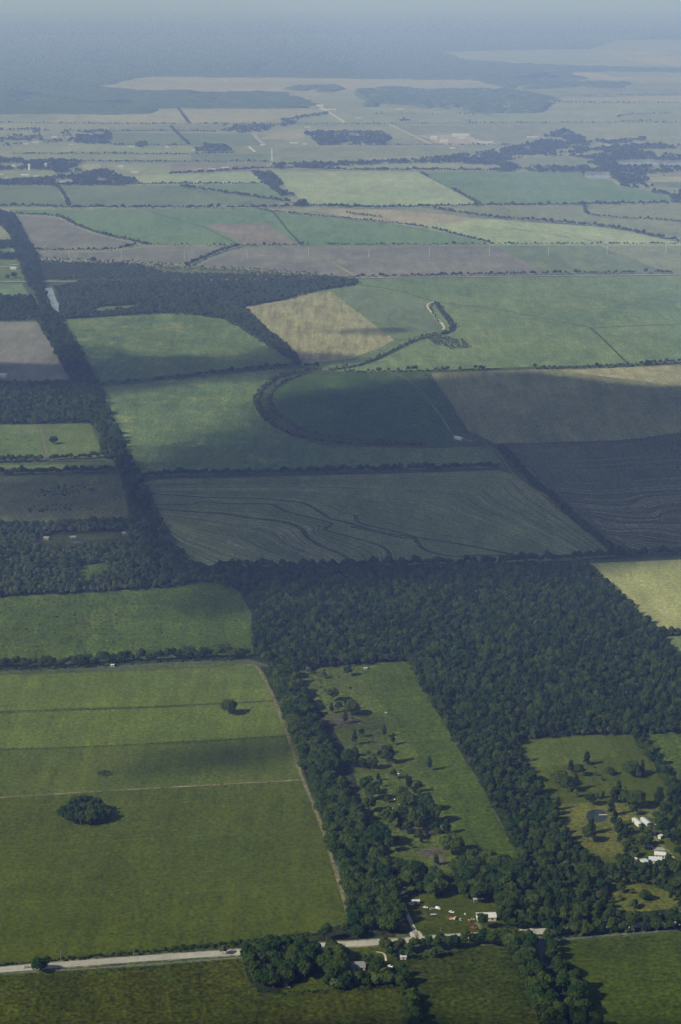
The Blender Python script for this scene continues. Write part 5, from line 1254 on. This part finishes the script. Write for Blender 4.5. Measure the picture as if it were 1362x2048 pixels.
house('hut', 225, 1333, 3.0, 2.2, 1.9, 0.3, 0, WHITE, WALL, 'tiny white hut in the hedge above the hay meadow', 'hut')
house('hut', 731, 1339, 2.6, 1.8, 1.6, 0.3, 0.2, WHITE, WHITE, 'white trailer box at the top of the strip pasture', 'trailer')
house('hut', 772, 1427, 1.4, 1.1, 1.0, 0.3, 0.2, WHITE, WHITE, 'tiny white feeder box in the middle of the strip pasture', 'feeder')
ribbon('concrete_drive', [(-20, 533.5), (30, 533.5)], 9.0, FM['concrete'], 6, False)
ribbon('concrete_drive', [(18, 529.5), (36, 529.5)], 9.0, FM['concrete'], 6, False)

# distant buildings: town, farms and the industrial yard
sheet('industrial_yard', [(834, 271), (930, 269), (945, 275), (985, 290), (890, 291)], FM['yardpale'], 4)
sheet('industrial_yard', [(945, 284), (985, 284), (1000, 290), (950, 291)], FM['yardpale'], 5)
ribbon('far_road', [(778, 248), (800, 260), (835, 275), (865, 290)], 14, FM['concrete'], 5, False)
ribbon('far_road', [(636, 210), (650, 220), (690, 245)], 16, FM['gravel'], 5, False)
ribbon('far_road', [(508, 268), (514, 277), (530, 291)], 14, FM['concrete'], 5, False)
ribbon('far_road', [(543.5, 297), (544, 322)], 5, FM['gravel'], 5, False)
ribbon('far_road', [(497, 293), (510, 304)], 12, FM['gravel'], 5, False)
BIG = [
    (922, 272, 105, 34, 12, WHITE, 'largest long white warehouse in the distant industrial yard'),
    (868, 278, 40, 25, 14, WALL, 'tan block in the distant industrial yard'),
    (925, 277, 40, 20, 8, WHITE, 'small white shed just below the largest distant warehouse'),
    (888, 284, 45, 26, 12, WALL, 'tan shed at the middle of the distant industrial yard'),
    (970, 286, 95, 22, 8, WHITE, 'low white shed row at the east end of the industrial yard'),
    (905, 298, 30, 18, 8, WHITE, 'white shed just outside the industrial yard'),
    (737, 289, 130, 12, 6, WHITE, 'very long low white shed beside the distant wood'),
    (1065, 275, 75, 14, 6, WHITE, 'low white building in the distant eastern grassland'),
    (1216, 293, 40, 18, 8, WHITE, 'lone white house in the distant river wood'),
    (1134, 264, 22, 20, 10, WHITE, 'lone white house at the tip of the distant wood'),
    (128, 366, 62, 16, 6, ZINC, 'long pale grey shed beside the far western crops'),
    (225, 349, 36, 18, 7, WHITE, 'white shed at the edge of the far town wood'),
    (270, 346, 34, 14, 7, WHITE, 'white house at the corner of the far small crop'),
    (242, 334, 32, 14, 6, WHITE, 'white house above the far town wood'),
    (73, 354, 22, 14, 6, WHITE, 'bright white house in the far town clearing'),
    (50, 351, 42, 14, 6, CONC, 'pale wide shed in the far town clearing'),
    (15, 357, 16, 12, 5, WHITE, 'white house at the near end of the far town clearing'),
    (3, 350, 18, 12, 5, WHITE, 'white house at the western end of the far town clearing'),
    (28, 334, 16, 14, 9, WHITE, 'white house in front of the far town wood'),
    (78, 330, 14, 12, 9, CONC, 'pale house between the two white town towers'),
    (108, 276, 40, 16, 8, WHITE, 'white house among the distant town trees'),
    (137, 277, 60, 16, 8, WHITE, 'wide white building among the distant town trees'),
    (72, 286, 40, 12, 7, WHITE, 'white shed at the near edge of the distant town'),
    (52, 289, 30, 12, 6, WHITE, 'small white shed at the corner of the distant town'),
    (143, 290, 25, 12, 6, WHITE, 'white house below the square distant wood'),
    (262, 294, 36, 12, 6, WHITE, 'white house beside the small distant copse'),
    (334, 295, 25, 12, 6, WHITE, 'white house on the distant lane above the grass strips'),
    (386, 302, 18, 14, 7, WHITE, 'white house at the western end of the low distant copse'),
    (424, 339, 38, 14, 5, WHITE, 'white building in the pink tilled strip'),
    (400, 340, 30, 12, 5, CONC, 'pale building in the pink tilled strip'),
    (450, 336, 40, 12, 5, CONC, 'grey building at the east of the pink tilled strip'),
    (512, 261, 40, 18, 8, WHITE, 'white house at the distant road junction'),
    (524, 291, 26, 12, 6, WHITE, 'white house at the near end of the distant pale road'),
    (588, 287, 50, 14, 6, WHITE, 'white building in front of the wood beside the diagonal road'),
    (610, 289, 24, 12, 6, WHITE, 'white house at the near edge of the wood beside the diagonal road'),
    (615, 255, 40, 14, 6, WHITE, 'white house by the distant pale tilled field'),
    (655, 220, 130, 22, 8, WHITE, 'long white building at the farthest road crossing'),
    (640, 212, 60, 22, 8, CONC, 'pale building beside the farthest road'),
    (800, 219, 60, 16, 7, WHITE, 'white farm building below the hazy broad wood'),
    (718, 236, 50, 16, 6, WHITE, 'white farm building west of the dotted tree line'),
    (77, 180, 90, 30, 12, WHITE, 'white building alone in the vast hazy forest'),
    (40, 213, 60, 24, 12, WHITE, 'small white building at the near side of the hazy forest'),
]
for px, py, L, W, hw, mt, lab in BIG:
    house('warehouse' if L > 60 else 'building', px, py, L * 0.62, W * 0.8, hw * 0.5, hw * 0.2, G0 * 0.3, mt, WALL if mt is not WHITE else WHITE, lab, 'building', False)
# town towers
for px, py, lab in ((59.5, 341, 'white cylindrical tower rising from the far town'), (92.5, 339, 'second white tower of the far town nearer the wood')):
    x, y = at(px, py); e = empty('water_tower', (x, y, 0)); tag(e, lab, 'tower')
    bm = bmesh.new(); bmesh.ops.create_cone(bm, cap_ends=True, segments=16, radius1=4.4, radius2=4.0, depth=17)
    bmesh.ops.translate(bm, verts=bm.verts[:], vec=(0, 0, 8.4)); from_bm('shaft', bm, WHITE, e)
    bm = bmesh.new(); bmesh.ops.create_uvsphere(bm, u_segments=16, v_segments=8, radius=5.2)
    for v in bm.verts: v.co.z = v.co.z * 0.6 + 18
    from_bm('tank', bm, WHITE, e)

# ---------------------------------------------------------------- poles
STEELW = plain_mat('pale_steel', (0.52, 0.54, 0.55), 0.5, 0.4, 0.05)
pyl = None
PY = [(8, 517), (139, 516), (243, 519), (369, 518), (494, 516), (617, 513.5), (738, 514.5), (859, 514), (978.5, 512), (1097, 509.5), (1214, 508), (1331.5, 506)]
PYLAB = ['on the bright far lawn strip', 'at the curved hedge of the brown field', 'near the single round tree', 'beside the diagonal brown field hedge', 'at the middle of the brown field before the dirt track', 'just beside the pale dirt track', 'in the brown field east of the dirt track', 'at the middle of the long brown field', 'at the end of the long brown field', 'on the far green field beside brown soil', 'beside the thin pale track', 'on the grey streaked far field']


def make_pylon(loc, label):
    e = empty('power_pylon', loc, 0.05); tag(e, label, 'pylon', 'white power pylons across the brown fields')
    bm = bmesh.new(); bmesh.ops.create_cone(bm, cap_ends=True, segments=10, radius1=0.5, radius2=0.28, depth=21); bmesh.ops.translate(bm, verts=bm.verts[:], vec=(0, 0, 10.3)); from_bm('mast', bm, STEELW, e)
    for z in (14.5, 17.0, 19.5):
        bm = bmesh.new(); box(bm, -.14, .14, -2.6, 2.6, z - .12, z + .12); from_bm('crossarm', bm, STEELW, e)
    return e


def copy_thing(src, loc, label, rz=None):
    e = src.copy(); C.objects.link(e); e.location = loc; e['label'] = label
    if rz is not None: e.rotation_euler = (0, 0, rz)
    for ch in src.children:
        c = ch.copy(); C.objects.link(c); c.parent = e
        for gch in ch.children:
            d = gch.copy(); C.objects.link(d); d.parent = c
    return e


for (px, py), lab in zip(PY, PYLAB):
    x, y = at(px, py); lb = 'slim white power pylon ' + lab
    if pyl is None: pyl = make_pylon((x, y, 0), lb)
    else: copy_thing(pyl, (x, y, 0), lb)


def make_pole(loc, h, label):
    e = empty('utility_pole', loc, G0); tag(e, label, 'pole')
    bm = bmesh.new(); bmesh.ops.create_cone(bm, cap_ends=True, segments=8, radius1=.2, radius2=.12, depth=h); bmesh.ops.translate(bm, verts=bm.verts[:], vec=(0, 0, h / 2 - .2)); from_bm('pole', bm, WOOD, e)
    bm = bmesh.new(); box(bm, -1.1, 1.1, -.06, .06, h - .9, h - .75); from_bm('crossarm', bm, WOOD, e)
    return e


for px, py, h, lab in ((122, 1921, 7.5, 'dark utility pole in the verge weeds near the moving car'), (267, 1912, 7.5, 'dark utility pole in the verge weeds at the middle of the meadow edge'), (411, 1894, 7, 'dark utility pole by the bushes before the big tree clump'), (881.5, 1869, 5.5, 'short lamp pole standing on the roadside lawn'), (551, 1882, 7, 'utility pole with white cap behind the big tree clump')):
    x, y = at(px, py); make_pole((x, y, 0), h, lab)

# ---------------------------------------------------------------- vehicles
CARPAINT = {
    'red': plain_mat('red_paint', (0.42, 0.03, 0.025), 0.35, 0.5, 0.08), 'white': plain_mat('white_paint', (0.78, 0.78, 0.76), 0.35, 0.5, 0.05),
    'yellow': plain_mat('pale_yellow_paint', (0.55, 0.52, 0.18), 0.4, 0.5, 0.08), 'blue': plain_mat('blue_tarpaulin', (0.02, 0.06, 0.25), 0.5, 0.4, 0.1),
    'tan': plain_mat('tan_paint', (0.48, 0.38, 0.22), 0.5, 0.4, 0.1), 'silver': plain_mat('silver_paint', (0.42, 0.43, 0.44), 0.35, 0.5, 0.06), 'dark': plain_mat('dark_paint', (0.04, 0.05, 0.06), 0.35, 0.5, 0.1),
}


def loft(bm, secs):
    """closed body through cross sections (x, half width, z bottom, z top)"""
    rings = []
    for x, hw, z0, z1 in secs:
        r = 0.18 * min(hw, z1 - z0)
        rings.append([bm.verts.new(c) for c in ((x, -hw, z0 + r), (x, -hw, z1 - r), (x, -hw + r, z1), (x, hw - r, z1), (x, hw, z1 - r), (x, hw, z0 + r), (x, hw - r, z0), (x, -hw + r, z0))])
    for a, b in zip(rings, rings[1:]):
        for i in range(8): bm.faces.new((a[i], a[(i + 1) % 8], b[(i + 1) % 8], b[i]))
    bm.faces.new(rings[0][::-1]); bm.faces.new(rings[-1])
    bmesh.ops.recalc_face_normals(bm, faces=bm.faces[:])


def make_vehicle(kind, px, py, rz, paint, label, k=1.0, z=0.15):
    x, y = at(px, py)
    k *= 0.88
    e = empty(kind, (x, y, z), rz); e.scale = (k, k, k)
    tag(e, label, {'pickup_truck': 'pickup', 'parked_van': 'van', 'utility_trailer': 'trailer'}.get(kind, 'car'))
    pm = CARPAINT[paint]
    bm = bmesh.new()
    if kind == 'parked_van':
        loft(bm, [(-2.4, .85, .35, 1.9), (-2.2, .95, .32, 2.1), (1.2, .95, .32, 2.1), (1.9, .92, .32, 1.25), (2.4, .82, .4, 1.0)])
    elif kind == 'utility_trailer':
        loft(bm, [(-2.6, 1.0, .55, .85), (2.2, 1.0, .55, .85), (2.3, .2, .6, .75), (3.6, .12, .6, .72)])
    else:
        loft(bm, [(-2.2, .78, .40, .82), (-2.0, .88, .32, .95), (-.9, .9, .30, .98), (.8, .9, .30, .96), (1.9, .86, .32, .86), (2.25, .75, .42, .72)])
    from_bm('body', bm, pm, e)
    if kind == 'parked_van':
        box_part('windscreen', e, GLASS, 1.25, 1.33, -.75, .75, 1.3, 1.85)
        for s in (-1, 1): box_part('window', e, GLASS, .3, 1.1, min(s * .93, s * .97), max(s * .93, s * .97), 1.3, 1.85)
    elif kind != 'utility_trailer':
        bm = bmesh.new()
        if kind == 'pickup_truck': loft(bm, [(-.35, .76, .96, 1.0), (-.25, .72, .96, 1.58), (.55, .70, .96, 1.58), (1.15, .74, .94, 1.0)])
        else: loft(bm, [(-1.75, .74, .94, .99), (-1.1, .68, .96, 1.42), (.25, .68, .96, 1.44), (1.0, .74, .94, .98)])
        c = from_bm('cabin', bm, GLASS, e)
        xr = (-.22, .5) if kind == 'pickup_truck' else (-1.05, .2)
        box_part('roof', c, pm, xr[0], xr[1], -.66, .66, 1.40 if kind != 'pickup_truck' else 1.56, 1.47 if kind != 'pickup_truck' else 1.62)
        if kind == 'pickup_truck':
            box_part('cargo_bed', e, RUBBER, -2.05, -.45, -.7, .7, .965, .985)
    for sx in ((-1.35, 1.35) if kind != 'utility_trailer' else (-.4, .5)):
        for s in (-1, 1):
            bm = bmesh.new(); bmesh.ops.create_cone(bm, cap_ends=True, segments=14, radius1=.33, radius2=.33, depth=.22)
            for v in bm.verts: v.co = Vector((v.co.x + sx, v.co.z + s * .84, v.co.y + .33))
            wl = from_bm('wheel', bm, RUBBER, e)
    return e


RA = math.atan2(at(250, 1920)[1] - at(0, 1940)[1], at(250, 1920)[0] - at(0, 1940)[0])
make_vehicle('moving_car', 52, 1936, RA + PI, 'silver', 'silver car driving along the pale country road', 1.0, 0.3)
make_vehicle('parked_car', 947, 1857, -0.5, 'red', 'red car parked beside the driveway of the white roofed house')
make_vehicle('pickup_truck', 943, 1841, 0.2, 'tan', 'tan pickup parked by the wall of the white roofed house', 1.1)
make_vehicle('parked_car', 940, 1843.5, 1.2, 'red', 'dark red car close behind the tan pickup', 0.85)
make_vehicle('parked_car', 901, 1837.5, 0.3, 'red', 'red vehicle beside the yellow one in the middle of the lawn', 1.0)
make_vehicle('parked_car', 904, 1839, 0.3, 'white', 'white car touching the red vehicle in the middle of the lawn', 0.8)
make_vehicle('parked_van', 910, 1838.5, 1.1, 'yellow', 'pale yellow van in the middle of the lawn', 0.8)
make_vehicle('parked_car', 921, 1840.5, 1.7, 'silver', 'small grey car east of the yellow van on the lawn', 0.8)
make_vehicle('parked_car', 903, 1825.5, -0.4, 'white', 'white car alone above the yellow van', 0.95)
make_vehicle('parked_van', 876, 1818.5, -0.5, 'white', 'white van on the upper lawn beside dark shrubs', 0.85)
make_vehicle('parked_car', 864.5, 1819, 0.4, 'silver', 'silver car in the row on the upper lawn', 0.9)
make_vehicle('parked_car', 851, 1816, -0.3, 'white', 'white car with shrubs behind it on the upper lawn', 0.85)
make_vehicle('utility_trailer', 867, 1830.5, 0.1, 'silver', 'flat grey trailer on the lawn below the parked row', 0.9)
make_vehicle('parked_car', 821, 1810, -0.5, 'white', 'white car beside the small white shed trailer', 1.0)
make_vehicle('parked_van', 807, 1787, 1.7, 'white', 'white van in the tree shade at the end of the driveway', 0.8)
make_vehicle('parked_car', 812, 1794, 0.5, 'silver', 'silver car in the tree shade by the driveway end', 0.8)
make_vehicle('parked_car', 890, 1781, -0.4, 'blue', 'blue covered car under the trees behind the lawn', 1.2)
make_vehicle('utility_trailer', 801, 1841, 0.0, 'silver', 'flat trailer stored beside the driveway farthest from the road', 1.1)
make_vehicle('utility_trailer', 806, 1852, 0.05, 'red', 'red ended flat trailer stored beside the driveway', 1.1)
make_vehicle('utility_trailer', 805, 1861, -0.05, 'dark', 'dark flat trailer stored beside the driveway closest to the road', 1.1)
make_vehicle('parked_car', 967, 1859, 1.9, 'dark', 'dark car in the shade of the tall tree by the white roofed house', 0.9)
make_vehicle('parked_car', 930, 1829, 1.6, 'white', 'white car at the grove edge behind the white roofed house', 0.6)
make_vehicle('parked_car', 737, 1920, -0.9, 'white', 'white car beside the trees behind the grey roofed house', 0.9)
make_vehicle('parked_car', 780.5, 1934, -0.6, 'white', 'white car at the end of the curved garden path', 0.9)
make_vehicle('parked_car', 575, 1976, 0.2, 'silver', 'grey car beside the little rusty red roofed shed', 0.85)
make_vehicle('parked_car', 1297, 1695, -0.25, 'silver', 'long silver car parked at the pale concrete slab', 1.5)
make_vehicle('parked_car', 1308, 1651, 0.3, 'white', 'white car beside the blue grey mobile home', 0.8)

# jetty
x, y = at(1206, 1631.5); e = empty('jetty', (x, y, 0.2), 0.03); tag(e, 'pale wooden jetty reaching into the round pond', 'jetty')
box_part('deck', e, CONC, -3.0, 3.0, -.5, .5, .55, .7)
for sx in (-2.7, -.8, .9, 2.6):
    for s in (-1, 1): box_part('post', e, WOOD, sx - .1, sx + .1, s * .45 - .1, s * .45 + .1, -.4, .55)

# bridge rail and fences


def fence(name, pts, gap, label, most=90):
    g = [Vector(at(*p)) for p in pts]
    e = empty(name, (g[0].x, g[0].y, 0)); tag(e, label, 'fence')
    pos = []; d = 0.0
    for a, b in zip(g, g[1:]):
        L = (b - a).length
        while d < L: pos.append(a.lerp(b, d / L)); d += gap
        d -= L
    pos = pos[:most]; first = None
    bm = bmesh.new(); o = Vector((g[0].x, g[0].y))
    for z in (.45, .85, 1.2):
        for a, b in zip(pos, pos[1:]):
            p, q = a - o, b - o; dr = (q - p).normalized(); n = Vector((-dr.y, dr.x)) * .02
            vs = [bm.verts.new(c) for c in ((p.x - n.x, p.y - n.y, z), (q.x - n.x, q.y - n.y, z), (q.x + n.x, q.y + n.y, z + .02), (p.x + n.x, p.y + n.y, z + .02))]
            bm.faces.new(vs)
    from_bm('wire', bm, ZINC, e)
    for p in pos:
        if first is None:
            bm = bmesh.new(); box(bm, -.11, .11, -.11, .11, -.3, 1.4); first = from_bm('post', bm, WOOD, e); c = first
        else:
            c = first.copy(); C.objects.link(c)
        c.location = (p.x - o.x, p.y - o.y, 0)


fence('wire_fence', [(-40, 1953), (150, 1941), (300, 1931), (500, 1916)], 6.0, 'wire fence with dark posts along the south verge of the pale road')
fence('wire_fence', [(1100, 1884), (1200, 1874), (1362, 1862), (1400, 1859)], 4.0, 'pale post fence along the roadside edge of the plain green meadow')

# grazing animals: small white sheep


def sheep_mesh():
    bm = bmesh.new()
    loft(bm, [(-.55, .12, .55, .80), (-.45, .24, .40, .86), (-.1, .27, .36, .88), (.3, .25, .38, .86), (.45, .15, .50, .84), (.62, .10, .62, .88), (.82, .09, .62, .82), (.95, .05, .60, .70)])
    for sx in (-.38, .32):
        for s in (-1, 1):
            bmesh.ops.create_cone(bm, cap_ends=True, segments=6, radius1=.05, radius2=.07, depth=.45, matrix=__import__('mathutils').Matrix.Translation((sx, s * .15, .22)))
    me = bpy.data.meshes.new('sheep'); bm.to_mesh(me); bm.free(); me.materials.append(CARPAINT['white']); return me


shm = sheep_mesh()
for i, (zx, zy) in enumerate([(640, 500), (668, 515), (677, 548), (722, 592), (750, 585), (663, 628), (685, 667), (712, 315)]):
    x, y = at(640 + zx / 4.54, 1480 + zy / 4.54)
    o = bpy.data.objects.new('sheep', shm); C.objects.link(o); o.location = (x, y, 0.2); o.rotation_euler = (0, 0, random.uniform(0, 6.28)); o.scale = (1.15, 1.15, 1.15)
    tag(o, 'small white grazing animal between belt and scattered trees of the grazed pasture', 'sheep', 'white animals in the grazed pasture')

# ---------------------------------------------------------------- clouds: fair-weather clouds whose shadows cross the valley, and one added overhead
ALT = 1500.0
m, nt = new_mat('cloud_vapour')
pv = N(nt, 'ShaderNodeVolumePrincipled'); pv.inputs['Density'].default_value = 0.018; pv.inputs['Color'].default_value = (0.97, 0.97, 0.98, 1)
o = N(nt, 'ShaderNodeOutputMaterial'); nt.links.new(pv.outputs[0], o.inputs['Volume'])
CLOUDM = m


def cloud(ground_poly, step, soft, thick, seed, rag=0.5):
    """a flat-based cloud whose shadow falls inside the given ground outline"""
    g = np.array(ground_poly, dtype=float)
    k = ALT / TO_SUN.z
    off = np.array([TO_SUN.x * k, TO_SUN.y * k])
    x0, y0 = g.min(0) - soft; x1, y1 = g.max(0) + soft
    nx, ny = int((x1 - x0) / step) + 2, int((y1 - y0) / step) + 2
    X, Y = np.meshgrid(x0 + np.arange(nx) * step, y0 + np.arange(ny) * step)
    ins = np.zeros(X.shape, bool); dist = np.full(X.shape, 1e9); j = len(g) - 1
    for i in range(len(g)):
        a, b = g[j], g[i]; j = i
        if a[1] != b[1]:
            ins ^= ((b[1] > Y) != (a[1] > Y)) & (X < (a[0] - b[0]) * (Y - b[1]) / (a[1] - b[1]) + b[0])
        d = b - a; L = max((d ** 2).sum(), 1e-9)
        t = np.clip(((X - a[0]) * d[0] + (Y - a[1]) * d[1]) / L, 0, 1)
        dist = np.minimum(dist, np.hypot(X - a[0] - t * d[0], Y - a[1] - t * d[1]))
    sd = np.where(ins, dist, -dist)
    nz = np.zeros(X.shape)
    for jj in range(ny):
        for ii in range(nx):
            p = Vector((X[jj, ii] / (soft * 2.2), Y[jj, ii] / (soft * 2.2), seed * 7.7))
            nz[jj, ii] = mnoise.noise(p) + 0.5 * mnoise.noise(p * 2.3) + 0.25 * mnoise.noise(p * 5.1)
    t = np.clip((sd + nz * soft * rag) / soft, 0, 1); t = t * t * (3 - 2 * t)
    t *= thick * (1 + 0.25 * nz); t[t < 0.4] = 0
    verts = []; top = {}; bot = {}; faces = []

    def vid(jj, ii):
        kk = (jj, ii)
        if kk not in top:
            x, y, tt = X[jj, ii] + off[0], Y[jj, ii] + off[1], t[jj, ii]
            verts.append((x, y, ALT + tt)); top[kk] = len(verts) - 1
            if tt > 0: verts.append((x, y, ALT - 0.12 * tt)); bot[kk] = len(verts) - 1
            else: bot[kk] = top[kk]
        return top[kk], bot[kk]
    tris = []
    for jj in range(ny - 1):
        for ii in range(nx - 1):
            if max(t[jj, ii], t[jj, ii + 1], t[jj + 1, ii], t[jj + 1, ii + 1]) <= 0: continue
            q = [vid(jj, ii), vid(jj, ii + 1), vid(jj + 1, ii + 1), vid(jj + 1, ii)]
            for a, b, c in ((0, 1, 2), (0, 2, 3)):
                if len({q[a][0], q[b][0], q[c][0]}) == 3 and max(verts[q[z][0]][2] for z in (a, b, c)) > ALT:
                    tris.append((q[a][0], q[b][0], q[c][0])); tris.append((q[c][1], q[b][1], q[a][1]))
    o_ = quads_mesh('cloud', verts, tris, CLOUDM)
    tag(o_, kind='structure')


def gp(*pts): return [at(*p) for p in pts]


cloud(gp((-300, 735), (40, 722), (70, 700), (150, 688), (300, 703), (420, 698), (540, 688), (600, 703), (720, 722), (640, 736), (560, 760), (420, 772), (330, 790), (215, 806), (170, 830), (130, 805), (60, 795), (-300, 800)), 30, 120, 70, 1)
cloud(gp((560, 788), (640, 770), (680, 752), (800, 746), (900, 742), (1100, 744), (1180, 754), (1290, 772), (1400, 768), (1600, 800), (1750, 1150), (1500, 1150), (1370, 1158), (1240, 1178), (1150, 1196), (1000, 1188), (850, 1190), (700, 1185), (560, 1188), (500, 1198), (470, 1222), (400, 1232), (330, 1228), (310, 1205), (360, 1178), (250, 1165), (240, 1110), (180, 1085), (80, 1075), (-100, 1060), (-300, 1000), (-300, 945), (0, 940), (120, 935), (215, 925), (235, 893), (330, 888), (390, 853), (440, 815), (530, 795)), 26, 110, 66, 2, 0.45)
cloud(gp((600, 661), (700, 655), (800, 655), (825, 666), (740, 675), (640, 670)), 14, 45, 40, 3, 0.2)
cloud(gp((190, 1545), (280, 1482), (400, 1462), (560, 1458), (640, 1480), (640, 1552), (480, 1582), (280, 1586), (200, 1570)), 14, 75, 75, 4, 0.5)
cloud(gp((630, 1445), (740, 1420), (810, 1465), (770, 1515), (680, 1510)), 14, 80, 55, 5, 0.4)
cloud([(-2600, -2200), (2600, -2200), (2500, 800), (900, 1060), (0, 1090), (-900, 1040), (-2500, 900)], 60, 110, 190, 6, 0.5)  # unseen cloud added over the camera to shade the near air and weaken its haze
